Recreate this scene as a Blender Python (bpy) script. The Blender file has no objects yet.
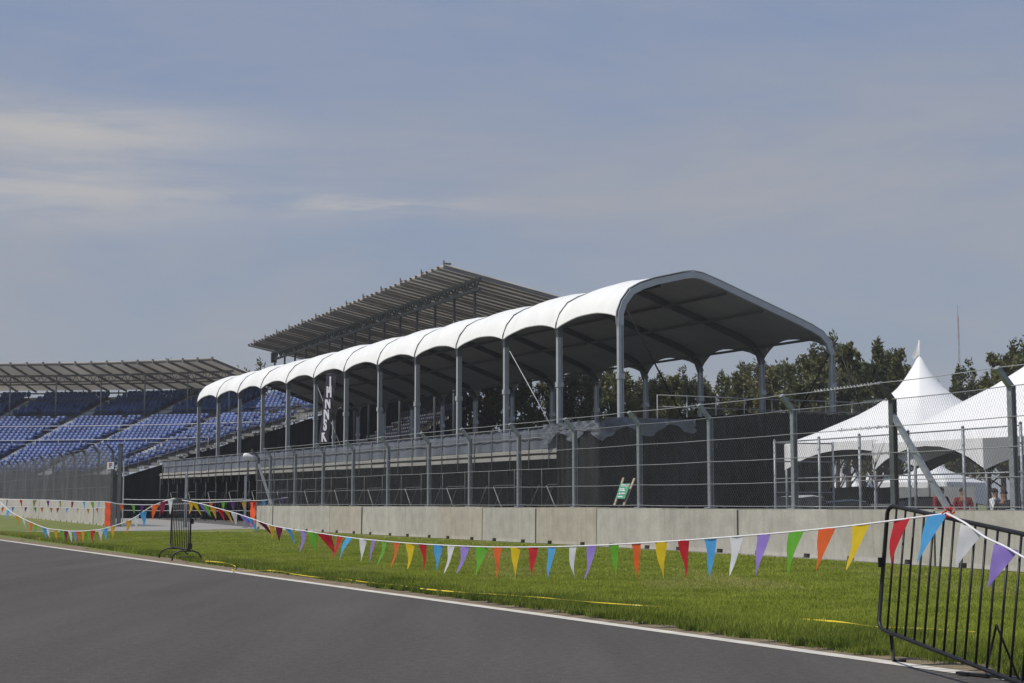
import bpy, math, random
import numpy as np
from mathutils import Vector as V, Matrix
random.seed(7); rng = np.random.default_rng(11)
R = math.radians
scene = bpy.context.scene
col = scene.collection

# ------------------------------------------------------------------ camera
W, H = 1024, 683
FP = 1542.0; HOR = 502.0; CH = 1.35
TH = math.atan((HOR - H/2) / FP)
cam = bpy.data.cameras.new('camera'); camo = bpy.data.objects.new('camera', cam); col.objects.link(camo)
cam.sensor_width = 36; cam.lens = 36*FP/W; cam.clip_start = .1; cam.clip_end = 6000
camo.location = (0, 0, CH); camo.rotation_euler = (math.pi/2 + TH, 0, 0)
scene.camera = camo

def ray(u, v):
    x = u - W/2; up = H/2 - v
    return V((x, FP*math.cos(TH) - up*math.sin(TH), FP*math.sin(TH) + up*math.cos(TH)))
def at(u, v, Y):
    d = ray(u, v); return V((0, 0, CH)) + d*(Y/d.y)
def gp(u, v, z=0.0):
    d = ray(u, v); t = (z - CH)/d.z; return V((d.x*t, d.y*t, z))
def on_plane(u, v, p0, n):
    d = ray(u, v); o = V((0, 0, CH)); t = (p0 - o).dot(n)/d.dot(n); return o + d*t
def proj(p):
    q = V(p) - V((0, 0, CH)); f = q.y*math.cos(TH) + q.z*math.sin(TH); up = -q.y*math.sin(TH) + q.z*math.cos(TH)
    return W/2 + FP*q.x/f, H/2 - FP*up/f
ORD = ['first','second','third','fourth','fifth','sixth','seventh','eighth','ninth','tenth','eleventh','twelfth','thirteenth','fourteenth','fifteenth','sixteenth','seventeenth','eighteenth','nineteenth','twentieth']

# ------------------------------------------------------------------ materials
def new_mat(name):
    m = bpy.data.materials.new(name); m.use_nodes = True
    return m, m.node_tree.nodes, m.node_tree.links, m.node_tree.nodes['Principled BSDF']
def mat(name, c, rough=.6, var=.12, scale=3.0, metal=0.0, bump=0.0, c2=None, alpha=None, stretch=(1,1,1), detail=6, coords='Object', spec=.4, transl=0):
    m, N, L, b = new_mat(name)
    tc = N.new('ShaderNodeTexCoord'); mp = N.new('ShaderNodeMapping'); mp.inputs['Scale'].default_value = stretch
    L.new(tc.outputs[coords], mp.inputs['Vector'])
    nz = N.new('ShaderNodeTexNoise'); nz.inputs['Scale'].default_value = scale; nz.inputs['Detail'].default_value = detail
    nz.inputs['Roughness'].default_value = .6
    L.new(mp.outputs[0], nz.inputs['Vector'])
    rp = N.new('ShaderNodeValToRGB')
    a = [max(0, x*(1 - var)) for x in c]; bb = [min(1, x*(1 + var)) for x in (c2 or c)]
    rp.color_ramp.elements[0].position = .3; rp.color_ramp.elements[1].position = .7
    rp.color_ramp.elements[0].color = (*a, 1); rp.color_ramp.elements[1].color = (*bb, 1)
    L.new(nz.outputs['Fac'], rp.inputs[0]); L.new(rp.outputs[0], b.inputs['Base Color'])
    b.inputs['Roughness'].default_value = rough; b.inputs['Metallic'].default_value = metal
    b.inputs['Specular IOR Level'].default_value = spec
    if bump:
        bp = N.new('ShaderNodeBump'); bp.inputs['Strength'].default_value = bump; bp.inputs['Distance'].default_value = .02
        L.new(nz.outputs['Fac'], bp.inputs['Height']); L.new(bp.outputs[0], b.inputs['Normal'])
    if transl:
        out = N['Material Output']; tr = N.new('ShaderNodeBsdfTranslucent'); mx = N.new('ShaderNodeMixShader'); mx.inputs[0].default_value = transl
        L.new(rp.outputs[0], tr.inputs[0]); L.new(b.outputs[0], mx.inputs[1]); L.new(tr.outputs[0], mx.inputs[2]); L.new(mx.outputs[0], out.inputs[0])
    if alpha is not None: b.inputs['Alpha'].default_value = alpha
    return m
def cloth_mesh(name, c, lo, hi, scale=.6, vstr=(1,1,.3)):
    "shade cloth / wind screen: open weave seen as partly clear, uneven cover"
    m = mat(name, c, .8, .25, 1.5, stretch=(1,1,.4), spec=.2)
    N, L = m.node_tree.nodes, m.node_tree.links; b = N['Principled BSDF']
    tc = N.new('ShaderNodeTexCoord'); mp = N.new('ShaderNodeMapping'); mp.inputs['Scale'].default_value = vstr
    nz = N.new('ShaderNodeTexNoise'); nz.inputs['Scale'].default_value = scale; nz.inputs['Detail'].default_value = 8
    mr = N.new('ShaderNodeMapRange'); mr.inputs['From Min'].default_value = .3; mr.inputs['From Max'].default_value = .7
    mr.inputs['To Min'].default_value = lo; mr.inputs['To Max'].default_value = hi
    L.new(tc.outputs['Object'], mp.inputs[0]); L.new(mp.outputs[0], nz.inputs[0]); L.new(nz.outputs[0], mr.inputs[0]); L.new(mr.outputs[0], b.inputs['Alpha'])
    return m
M = {}
M['galv'] = mat('galvanised steel', (.30,.32,.34), .5, .2, 9, metal=.35)
M['galv_dark'] = mat('weathered dark steel', (.11,.12,.12), .6, .25, 6, metal=.3)
M['wire'] = mat('galvanised wire', (.38,.39,.40), .5, .15, 2, metal=.3)
M['link'] = mat('chain link wire', (.15,.155,.16), .6, .15, 2, metal=.2)
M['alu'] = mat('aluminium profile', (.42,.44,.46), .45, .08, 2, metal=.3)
M['alu_shaded'] = mat('shade toned aluminium profile', (.12,.13,.14), .6, .08, 2)  # darker copy of the aluminium, backlit tone put into the colour
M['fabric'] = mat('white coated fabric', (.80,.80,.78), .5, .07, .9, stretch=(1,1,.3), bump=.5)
M['fabric_in'] = mat('shade toned blockout underside', (.27,.275,.29), .7, .10, .5)  # inner face of the blockout fabric greyed, shade put into the colour
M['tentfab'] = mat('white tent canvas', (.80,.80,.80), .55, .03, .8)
M['tent_in'] = mat('shade toned tent inside', (.13,.13,.135), .85, .1, .8)  # inside of the white canvas darkened, its shade is in the colour
M['black_cloth'] = mat('black shade cloth', (.008,.009,.010), .85, .45, .8, c2=(.018,.020,.021), stretch=(1,1,.35), spec=.15)
M['black_paint'] = mat('black painted steel', (.012,.012,.013), .45, .3, 12, spec=.4)
M['black_cable'] = mat('black cable', (.01,.01,.01), .6, .1)
_m = M['black_cloth']; _N, _L = _m.node_tree.nodes, _m.node_tree.links; _tc = _N.new('ShaderNodeTexCoord'); _mp = _N.new('ShaderNodeMapping'); _mp.inputs['Scale'].default_value = (3.2,3.2,.25)
_nz = _N.new('ShaderNodeTexNoise'); _nz.inputs['Scale'].default_value = 1.2; _nz.inputs['Detail'].default_value = 5; _bp = _N.new('ShaderNodeBump'); _bp.inputs['Strength'].default_value = .9; _bp.inputs['Distance'].default_value = .25
_L.new(_tc.outputs['Object'], _mp.inputs[0]); _L.new(_mp.outputs[0], _nz.inputs[0]); _L.new(_nz.outputs[0], _bp.inputs['Height']); _L.new(_bp.outputs[0], _N['Principled BSDF'].inputs['Normal'])
M['dull_red'] = mat('dull red paint', (.26,.12,.11), .6, .15, 2)  # low saturation red for the mast sections
M['deck'] = mat('plywood deck', (.12,.11,.10), .8, .2, 1.5)
M['beam'] = mat('pale deck edge', (.34,.33,.30), .6, .18, .8, stretch=(.5,.5,1))
M['railsheet'] = cloth_mesh('grey railing sheet', (.17,.19,.23), .6, .92, 1.2)
M['greyscreen'] = cloth_mesh('grey wind screen', (.10,.105,.11), .42, .80, 1.1)
M['scaf'] = mat('scaffold tube', (.24,.24,.24), .5, .2, 4, metal=.3)
M['plastic'] = mat('clear grey plastic sheet', (.13,.145,.17), .3, .4, 2.5, bump=1.0)
M['roofsheet'] = mat('weathered roof sheet', (.66,.63,.58), .7, .16, .25, stretch=(1,.3,1), transl=.48)
M['steel_brown'] = mat('dark roof steel', (.21,.20,.19), .7, .25, 1)
M['stand_conc'] = mat('stand concrete', (.20,.20,.195), .85, .25, .6)
M['rail_pale'] = mat('pale handrail', (.45,.46,.47), .5, .1, 2, metal=.2)
M['seat'] = mat('blue plastic seat', (.050,.085,.235), .5, .3, .35, c2=(.085,.125,.30))
M['seat_shaded'] = mat('plastic seat in painted shade', (.018,.020,.035), .5, .3, .35)  # seat colour darkened to carry the shade under the high roof
M['orange'] = mat('fluorescent orange plastic', (.80,.10,.02), .5, .15, 4)
M['white'] = mat('white paint', (.78,.78,.76), .5, .06, 5)
M['wood'] = mat('pale timber', (.42,.36,.24), .7, .2, 8)
M['signgreen'] = mat('green sign board', (.06,.32,.16), .5, .1, 5)
M['purple_dk'] = mat('dark purple banner cloth', (.085,.07,.105), .6, .15, 2)
M['letter'] = mat('white lettering', (.82,.80,.84), .5, .04, 5)
M['red'] = mat('red lettering', (.35,.02,.03), .5, .1, 5)
M['bark'] = mat('tree bark', (.09,.07,.055), .9, .3, 5)
M['yellow_tape'] = mat('yellow plastic tape', (.72,.55,.03), .4, .1, 3)
M['string'] = mat('white ribbon string', (.72,.71,.72), .5, .1, 8)
M['redknot'] = mat('red ribbon', (.6,.03,.04), .5, .1, 8)
M['carpaint'] = mat('dark blue car paint', (.02,.04,.09), .25, .1, 3)
M['carwhite'] = mat('white car paint', (.6,.6,.6), .25, .05, 3)
M['glass'] = mat('tinted glass', (.02,.025,.03), .08, .1, 1, spec=.7)
M['rubber'] = mat('black rubber', (.015,.015,.015), .8, .2, 5)
M['skin'] = mat('skin', (.30,.17,.11), .6, .08, 5)
M['hair'] = mat('dark hair', (.012,.010,.009), .7, .2, 9)
M['shirt_red'] = mat('dark red cloth', (.20,.015,.02), .8, .15, 5)
M['shirt_white'] = mat('white cloth', (.68,.68,.68), .8, .06, 5)
M['shirt_dark'] = mat('dark cloth', (.02,.022,.028), .8, .2, 5)
M['dirt'] = mat('bare earth verge', (.21,.145,.095), .95, .35, 5, c2=(.19,.15,.09), bump=.6)
M['wall_grey'] = mat('grey panel', (.24,.25,.26), .7, .12, 1)
TRL = .5
PC = dict(blue=(.10,.42,.82), white=(.80,.80,.82), purple=(.36,.25,.72), green=(.16,.48,.04), orange=(.85,.15,.03), yellow=(.84,.60,.02), red=(.62,.03,.04),
          violet=(.16,.04,.26), maroon=(.22,.02,.06), olive=(.30,.28,.05), black=(.01,.02,.015), cream=(.6,.55,.42), amber=(.72,.40,.03))
for k, c in PC.items():
    M['p_'+k] = mat(k+' pennant plastic', c, .4, .06, 14, transl=.5, spec=.5)

# concrete of the barrier blocks
def concrete(name, c, stain):
    m = mat(name, c, .9, .16, 1.6, bump=.25, detail=10)
    N, L = m.node_tree.nodes, m.node_tree.links; b = N['Principled BSDF']
    tc = N.new('ShaderNodeTexCoord'); oi = N.new('ShaderNodeObjectInfo')
    mp = N.new('ShaderNodeMapping'); mp.inputs['Scale'].default_value = (5, 5, .35)
    ad = N.new('ShaderNodeVectorMath'); ad.operation = 'ADD'
    cx = N.new('ShaderNodeCombineXYZ'); mu = N.new('ShaderNodeMath'); mu.operation = 'MULTIPLY'; mu.inputs[1].default_value = 40
    L.new(oi.outputs['Random'], mu.inputs[0]); L.new(mu.outputs[0], cx.inputs[0]); L.new(tc.outputs['Object'], ad.inputs[0]); L.new(cx.outputs[0], ad.inputs[1])
    L.new(ad.outputs[0], mp.inputs[0])
    n2 = N.new('ShaderNodeTexNoise'); n2.inputs['Scale'].default_value = 1.4; n2.inputs['Detail'].default_value = 6; L.new(mp.outputs[0], n2.inputs[0])
    r2 = N.new('ShaderNodeMapRange'); r2.inputs['From Min'].default_value = .5; r2.inputs['From Max'].default_value = .8; r2.inputs['To Max'].default_value = .55; L.new(n2.outputs[0], r2.inputs[0])
    old = b.inputs['Base Color'].links[0].from_socket
    mx = N.new('ShaderNodeMix'); mx.data_type = 'RGBA'; mx.inputs['B'].default_value = (*stain, 1)
    L.new(r2.outputs[0], mx.inputs['Factor']); L.new(old, mx.inputs['A'])
    n3 = N.new('ShaderNodeTexNoise'); n3.inputs['Scale'].default_value = 18; L.new(ad.outputs[0], n3.inputs[0])
    hs = N.new('ShaderNodeHueSaturation'); mr = N.new('ShaderNodeMapRange'); mr.inputs['To Min'].default_value = .84; mr.inputs['To Max'].default_value = 1.12
    L.new(n3.outputs[0], mr.inputs[0]); L.new(mr.outputs[0], hs.inputs['Value']); L.new(mx.outputs['Result'], hs.inputs['Color']); L.new(hs.outputs[0], b.inputs['Base Color'])
    return m
CONC = [concrete('grey barrier concrete', (.375,.36,.325), (.22,.21,.19)), concrete('warm barrier concrete', (.375,.345,.295), (.27,.21,.17)), concrete('pale barrier concrete', (.40,.385,.35), (.25,.24,.20))]

# track asphalt
def asphalt():
    m, N, L, b = new_mat('track asphalt')
    tc = N.new('ShaderNodeTexCoord')
    n1 = N.new('ShaderNodeTexNoise'); n1.inputs['Scale'].default_value = 55; n1.inputs['Detail'].default_value = 8; n1.inputs['Roughness'].default_value = .75
    mp = N.new('ShaderNodeMapping'); mp.inputs['Rotation'].default_value = (0,0,R(-26)); mp.inputs['Scale'].default_value = (.9,.08,1)
    n2 = N.new('ShaderNodeTexNoise'); n2.inputs['Scale'].default_value = 1.1; n2.inputs['Detail'].default_value = 6
    n3 = N.new('ShaderNodeTexNoise'); n3.inputs['Scale'].default_value = .35; n3.inputs['Detail'].default_value = 5
    L.new(tc.outputs['Object'], n1.inputs[0]); L.new(tc.outputs['Object'], mp.inputs[0]); L.new(mp.outputs[0], n2.inputs[0]); L.new(tc.outputs['Object'], n3.inputs[0])
    n4 = N.new('ShaderNodeTexNoise'); n4.inputs['Scale'].default_value = 11; n4.inputs['Detail'].default_value = 10; n4.inputs['Roughness'].default_value = .8; L.new(tc.outputs['Object'], n4.inputs[0])
    def mr(src, lo, hi):
        r = N.new('ShaderNodeMapRange'); r.inputs['From Min'].default_value = .3; r.inputs['From Max'].default_value = .7; r.inputs['To Min'].default_value = lo; r.inputs['To Max'].default_value = hi
        L.new(src, r.inputs[0]); return r.outputs[0]
    def mul(a, c):
        x = N.new('ShaderNodeMath'); x.operation = 'MULTIPLY'; L.new(a, x.inputs[0]); L.new(c, x.inputs[1]); return x.outputs[0]
    f = mul(mul(mul(mr(n4.outputs[0], .68, 1.32), mr(n1.outputs[0], .5, 1.5)), mr(n2.outputs[0], .84, 1.16)), mr(n3.outputs[0], .97, 1.03))
    hs = N.new('ShaderNodeHueSaturation'); hs.inputs['Color'].default_value = (.088,.0795,.0725,1); L.new(f, hs.inputs['Value'])
    L.new(hs.outputs[0], b.inputs['Base Color']); b.inputs['Roughness'].default_value = .9; b.inputs['Specular IOR Level'].default_value = .2
    bp = N.new('ShaderNodeBump'); bp.inputs['Strength'].default_value = .5; bp.inputs['Distance'].default_value = .004; L.new(n1.outputs[0], bp.inputs['Height']); L.new(bp.outputs[0], b.inputs['Normal'])
    return m
M['asphalt'] = asphalt()

def grassy(name, dark, light, dry, blades=False):
    m, N, L, b = new_mat(name)
    tc = N.new('ShaderNodeTexCoord')
    out = None
    def noise(sc, stretch=(1,1,1), rot=0):
        mp = N.new('ShaderNodeMapping'); mp.inputs['Scale'].default_value = stretch; mp.inputs['Rotation'].default_value = (0,0,R(rot))
        n = N.new('ShaderNodeTexNoise'); n.inputs['Scale'].default_value = sc; n.inputs['Detail'].default_value = 6
        L.new(tc.outputs['Object'], mp.inputs[0]); L.new(mp.outputs[0], n.inputs[0]); return n.outputs[0]
    def mix(fac, a, c, lo=.35, hi=.65):
        r = N.new('ShaderNodeMapRange'); r.inputs['From Min'].default_value = lo; r.inputs['From Max'].default_value = hi; L.new(fac, r.inputs[0])
        x = N.new('ShaderNodeMix'); x.data_type = 'RGBA'; L.new(r.outputs[0], x.inputs['Factor'])
        for s, v in (('A', a), ('B', c)):
            if isinstance(v, tuple): x.inputs[s].default_value = (*v, 1)
            else: L.new(v, x.inputs[s])
        return x.outputs['Result']
    c = mix(noise(.9), dark, light)
    c = mix(noise(14 if not blades else 60), c, light, .45, .8)
    c = mix(noise(.35, (1,.25,1), -27), c, dry, .52, .85)
    L.new(c, b.inputs['Base Color']); b.inputs['Roughness'].default_value = .7; b.inputs['Specular IOR Level'].default_value = .25
    if blades:
        o = N['Material Output']; tr = N.new('ShaderNodeBsdfTranslucent'); mx = N.new('ShaderNodeMixShader'); mx.inputs[0].default_value = .42
        L.new(c, tr.inputs[0]); L.new(b.outputs[0], mx.inputs[1]); L.new(tr.outputs[0], mx.inputs[2]); L.new(mx.outputs[0], o.inputs[0])
    return m
M['grass'] = grassy('turf ground', (.125,.150,.026), (.175,.195,.042), (.23,.21,.08))
M['blade'] = grassy('grass blade', (.215,.262,.030), (.350,.395,.060), (.48,.42,.18), True)
M['verge_blade'] = grassy('long verge grass blade', (.120,.165,.022), (.230,.275,.044), (.38,.32,.13), True)
def leafmat(name, a, c):
    m = mat(name, a, .6, .3, .5, c2=c, transl=.25, spec=.3)
    return m
LEAF = [leafmat('olive needles', (.085,.092,.030), (.150,.145,.052)), leafmat('dark green leaves', (.055,.070,.028), (.105,.115,.045)), leafmat('grey green leaves', (.085,.095,.050), (.130,.135,.070))]
M['yard'] = mat('dusty dark yard surface', (.10,.097,.09), .9, .25, .4, bump=.2)
M['apron'] = mat('pale concrete apron', (.30,.29,.27), .9, .15, .4, bump=.2)
M['linewhite'] = mat('worn white line paint', (.60,.56,.49), .75, .18, 4)

# ------------------------------------------------------------------ mesh builder
class MB:
    def __init__(s): s.v = []; s.f = []; s.mi = []; s.sm = []
    def face(s, pts, mi=0, sm=False):
        n = len(s.v); s.v += [V(p) for p in pts]; s.f.append(tuple(range(n, n+len(pts)))); s.mi.append(mi); s.sm.append(sm); return s
    def raw(s, vs, fs, mi=0, sm=False):
        n = len(s.v); s.v += [V(p) for p in vs]
        for f in fs: s.f.append(tuple(i+n for i in f)); s.mi.append(mi); s.sm.append(sm)
        return s
    def box8(s, c, mi=0):
        return s.raw(c, [(0,3,2,1),(4,5,6,7),(0,1,5,4),(1,2,6,5),(2,3,7,6),(3,0,4,7)], mi)
    def box(s, c, sx, sy, sz, ax=V((1,0,0)), mi=0):
        "box centred at c; ax = horizontal direction of its x side"
        c = V(c); ax = V(ax).normalized(); ay = V((-ax.y, ax.x, 0)); az = V((0,0,1))
        P = [c + ax*(i*sx/2) + ay*(j*sy/2) + az*(k*sz/2) for k in (-1,1) for i, j in ((-1,-1),(1,-1),(1,1),(-1,1))]
        return s.box8(P, mi)
    def bar(s, p, q, a, b=None, up=None, mi=0):
        "rectangular bar from p to q, a wide sideways, b deep"
        p, q = V(p), V(q); b = b or a; d = (q-p).normalized(); u = V(up) if up is not None else (V((0,0,1)) if abs(d.z) < .95 else V((.46,-.888,0)))
        x = d.cross(u).normalized(); y = x.cross(d).normalized()
        P = [w + x*(i*a/2) + y*(j*b/2) for w in (p, q) for i, j in ((-1,-1),(1,-1),(1,1),(-1,1))]
        return s.box8(P, mi)
    def tube(s, pts, r, n=8, mi=0, cap=True):
        pts = [V(p) for p in pts]; rs = r if isinstance(r, (list, tuple)) else [r]*len(pts)
        base = len(s.v); ref = None
        for i, p in enumerate(pts):
            d = (pts[min(i+1, len(pts)-1)] - pts[max(i-1, 0)]).normalized()
            if ref is None: ref = d.cross(V((0,0,1)) if abs(d.z) < .9 else V((1,0,0))).normalized()
            x = (ref - d*ref.dot(d)).normalized(); ref = x; y = d.cross(x)
            for k in range(n):
                a = 2*math.pi*k/n; s.v.append(p + x*(rs[i]*math.cos(a)) + y*(rs[i]*math.sin(a)))
        for i in range(len(pts)-1):
            for k in range(n):
                a = base+i*n+k; b = base+i*n+(k+1)%n
                s.f.append((a, b, b+n, a+n)); s.mi.append(mi); s.sm.append(n > 4)
        if cap:
            s.f.append(tuple(base+k for k in reversed(range(n)))); s.mi.append(mi); s.sm.append(False)
            e = base+(len(pts)-1)*n; s.f.append(tuple(e+k for k in range(n))); s.mi.append(mi); s.sm.append(False)
        return s
    def grid(s, P, mi=0, sm=True, flip=False):
        n, m = len(P), len(P[0]); b = len(s.v)
        for r_ in P: s.v += [V(p) for p in r_]
        for i in range(n-1):
            for j in range(m-1):
                f = (b+i*m+j, b+(i+1)*m+j, b+(i+1)*m+j+1, b+i*m+j+1)
                s.f.append(f[::-1] if flip else f); s.mi.append(mi); s.sm.append(sm)
        return s
    def build(s, name, mats, parent=None, org=None):
        if not isinstance(mats, (list, tuple)): mats = [mats]
        org = V(org) if org is not None else V((0,0,0))
        off = org.copy()
        if parent is not None and org.length == 0: off = parent_world(parent)
        me = bpy.data.meshes.new(name); me.from_pydata([tuple(p - off) for p in s.v], [], s.f)
        for m in mats: me.materials.append(m)
        me.polygons.foreach_set('material_index', s.mi); me.polygons.foreach_set('use_smooth', s.sm); me.update()
        o = bpy.data.objects.new(name, me); col.objects.link(o)
        if parent is not None: o.parent = parent
        else: o.location = org
        return o
def parent_world(p):
    w = V((0,0,0))
    while p is not None: w += V(p.location); p = p.parent
    return w
def npmesh(name, verts, faces, m, parent=None, org=None, nper=4):
    "fast mesh from numpy arrays, faces all with nper corners"
    off = V(org) if org is not None else (parent_world(parent) if parent is not None else V((0,0,0)))
    verts = verts - np.array(off)[None, :]
    me = bpy.data.meshes.new(name); nf = len(faces)
    me.vertices.add(len(verts)); me.vertices.foreach_set('co', verts.astype(np.float32).ravel())
    me.loops.add(nf*nper); me.loops.foreach_set('vertex_index', faces.astype(np.int32).ravel())
    me.polygons.add(nf); me.polygons.foreach_set('loop_start', np.arange(0, nf*nper, nper, dtype=np.int32)); me.polygons.foreach_set('loop_total', np.full(nf, nper, dtype=np.int32))
    me.materials.append(m); me.update(calc_edges=True); me.validate()
    o = bpy.data.objects.new(name, me); col.objects.link(o)
    if parent is not None: o.parent = parent
    elif org is not None: o.location = org
    return o
def tag(o, label, cat, group=None, kind=None):
    if label: o['label'] = label
    if cat: o['category'] = cat
    if group: o['group'] = group
    if kind: o['kind'] = kind
    return o
def thing(name, label, cat, loc=(0,0,0), group=None):
    o = bpy.data.objects.new(name, None); o.empty_display_size = .3; col.objects.link(o); o.location = loc
    return tag(o, label, cat, group)
def struct(o): o['kind'] = 'structure'; return o
def lab(o, label): o['label'] = label; return o
def clone(root, loc, rotz=0, scale=None):
    c = root.copy(); col.objects.link(c); c.location = loc; c.rotation_euler = (0,0,rotz)
    if scale: c.scale = scale
    for ch in list(root.children):
        d = ch.copy(); col.objects.link(d); d.parent = c
        for g in ch.children:
            e = g.copy(); col.objects.link(e); e.parent = d
    return c

# ------------------------------------------------------------------ world, sun
SUN_DIR = V((-.95, -.30, 0)).normalized(); EL = R(52)
sd = V((SUN_DIR.x*math.cos(EL), SUN_DIR.y*math.cos(EL), math.sin(EL)))
sun = bpy.data.lights.new('sun', 'SUN'); sun.energy = 3.6; sun.angle = R(.6); sun.color = (1, .95, .87)
so = bpy.data.objects.new('sun', sun); col.objects.link(so); so.rotation_euler = sd.to_track_quat('Z', 'Y').to_euler(); so.location = (0, 0, 60)
def world():
    w = bpy.data.worlds.new('World'); scene.world = w; w.use_nodes = True
    N, L = w.node_tree.nodes, w.node_tree.links; bg = N['Background']
    sky = N.new('ShaderNodeTexSky'); sky.sky_type = 'NISHITA'; sky.sun_disc = False
    sky.sun_elevation = EL; sky.sun_rotation = math.atan2(SUN_DIR.x, SUN_DIR.y)
    sky.altitude = 2200; sky.air_density = 1.0; sky.dust_density = 2.0; sky.ozone_density = 1.5
    tc = N.new('ShaderNodeTexCoord'); sp = N.new('ShaderNodeSeparateXYZ'); L.new(tc.outputs['Generated'], sp.inputs[0])
    def math_(op, a, b=None, c=None):
        x = N.new('ShaderNodeMath'); x.operation = op
        for i, v in enumerate((a, b, c)):
            if v is None: continue
            if isinstance(v, (int, float)): x.inputs[i].default_value = v
            else: L.new(v, x.inputs[i])
        return x.outputs[0]
    def noise(sc, st, loc=(0,0,0), det=8, rough=.6, rot=(0,0,0)):
        mp = N.new('ShaderNodeMapping'); mp.inputs['Scale'].default_value = st; mp.inputs['Location'].default_value = loc; mp.inputs['Rotation'].default_value = rot
        n = N.new('ShaderNodeTexNoise'); n.inputs['Scale'].default_value = sc; n.inputs['Detail'].default_value = det; n.inputs['Roughness'].default_value = rough
        n.inputs['Distortion'].default_value = .4
        L.new(tc.outputs['Generated'], mp.inputs[0]); L.new(mp.outputs[0], n.inputs[0]); return n.outputs[0]
    def ramp(v, a, b, lo=0, hi=1):
        r = N.new('ShaderNodeMapRange'); r.interpolation_type = 'SMOOTHSTEP'
        for k, x in (('From Min', a), ('From Max', b), ('To Min', lo), ('To Max', hi)): r.inputs[k].default_value = x
        L.new(v, r.inputs[0]); return r.outputs[0]
    az = math_('DIVIDE', sp.outputs[0], math_('MAXIMUM', sp.outputs[1], .05))
    el = sp.outputs[2]
    # thin grey veil, thicker towards the right and the horizon
    veil = math_('ADD', ramp(noise(2.6, (1,1,3.2), (.3,0,.1), 9, .62, (0,R(24),0)), .36, .68, 0, .62), ramp(noise(.9, (1,1,2.5), (2,1,.5), 5), .35, .7, .04, .46))
    veil = math_('MULTIPLY', veil, ramp(el, .20, .31, 1.1, .55))
    def mix(f, a, b):
        x = N.new('ShaderNodeMix'); x.data_type = 'RGBA'; L.new(f, x.inputs['Factor']) if not isinstance(f, (int,float)) else setattr(x.inputs['Factor'], 'default_value', f)
        for s, v in (('A', a), ('B', b)):
            if isinstance(v, tuple): x.inputs[s].default_value = (*v, 1)
            else: L.new(v, x.inputs[s])
        return x.outputs['Result']
    G = 1/.07
    c = mix(.7, sky.outputs[0], (.23*G, .325*G, .54*G))
    hz = ramp(el, .02, .30, .85, 0)
    c = mix(hz, c, (.285*G, .335*G, .385*G))
    c = mix(veil, c, (.355*G, .372*G, .415*G))
    # two long cirrus patches on the left
    def patch(a0, e0, aw, ew, n):
        da = math_('POWER', math_('DIVIDE', math_('SUBTRACT', az, a0), aw), 2.0)
        de = math_('POWER', math_('DIVIDE', math_('SUBTRACT', el, e0), ew), 2.0)
        g = math_('EXPONENT', math_('MULTIPLY', math_('ADD', da, de), -1.0))
        return math_('MULTIPLY', g, n)
    n = ramp(noise(5, (1,1,9), (0,0,0), 8, .65, (0,R(4),0)), .3, .62, .25, 1)
    n2 = ramp(noise(7, (1,1,10), (4,2,0), 8, .65, (0,R(-6),0)), .36, .64, .0, 1)
    pt = math_('ADD', math_('ADD', patch(-.29, .233, .13, .016, n), patch(-.31, .195, .17, .026, n)), patch(-.09, .190, .075, .007, n2))
    pt = math_('MULTIPLY', pt, .75)
    c = mix(pt, c, (.52*G, .50*G, .48*G))
    L.new(c, bg.inputs[0]); bg.inputs[1].default_value = .07
world()
scene.view_settings.view_transform = 'Standard'; scene.view_settings.look = 'None'; scene.view_settings.exposure = 0; scene.view_settings.gamma = 1
scene.render.resolution_x = W; scene.render.resolution_y = H
scene.cycles.max_bounces = 6; scene.cycles.transparent_max_bounces = 24; scene.cycles.diffuse_bounces = 3
scene.cycles.use_denoising = True

# ------------------------------------------------------------------ ground
def sheet(name, poly, z, m):
    b = MB(); b.face([(p[0], p[1], z) for p in poly]); return struct(b.build(name, m))
sheet('ground', [(-2500,-300),(2500,-300),(2500,3500),(-2500,3500)], -.012, M['grass'])
e0 = gp(0, 536.5+4.0); e1 = gp(960, 536.5+.1405*960+3.0)     # outer edge of the white line (track side below)
ed = (e0 - e1).normalized(); en = V((ed.y, -ed.x, 0))          # en points to the grass (right)
if en.x < 0: en = -en
E = lambda s, o: e1 + ed*s + en*o
S0, S1 = -60, 260
sheet('track', [E(S0,-15), E(S0,.22), E(S1,.22), E(S1,-15)], 0.0, M['asphalt'])
# painted line with slightly worn edges
b = MB(); P = []
for i in range(320):
    s = S0 + i; P.append([(*(E(s, 0+random.uniform(-.006,.006)).xy), .004), (*(E(s, .19+random.uniform(-.008,.008)).xy), .004)])
b.grid(P, sm=False, flip=True); struct(b.build('track_edge_line', M['linewhite']))
b = MB(); P = []
for i in range(900):
    s = -25 + i*.15; P.append([(*(E(s, .19+random.uniform(.0,.02)).xy), .002 if i%2 else .003), (*(E(s, .74+.26*math.sin(i*.13)*math.sin(i*.041)+random.uniform(-.08,.08)).xy), .002)])
b.grid(P, sm=False, flip=True); struct(b.build('dirt_verge', M['dirt']))

# main barrier wall: base line in the photo
BX = [254,272.5,299.8,329.6,361.6,398,438,482.5,535.5,596,662,738,828,935,1062]
BY = [528.6,529.6,530.9,532.3,533.9,536,538.1,540.4,543,546,549.6,553.4,559.0,566.0,574.6]
WP = [gp(x, y) for x, y in zip(BX, BY)]
def wall_at(x):
    "point of the wall's front base line seen at pixel column x"
    for i in range(len(BX)-1):
        if x <= BX[i+1] or i == len(BX)-2:
            a, c = WP[i], WP[i+1]; n = V((-(c-a).y, (c-a).x, 0)); return on_plane(x, 520, a, n).xy.to_3d()
WH = 1.18
WDIR = (WP[0]-WP[-1]).normalized(); WN = V((WDIR.y, -WDIR.x, 0))
if WN.x < 0: WN = -WN       # away from the track
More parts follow.
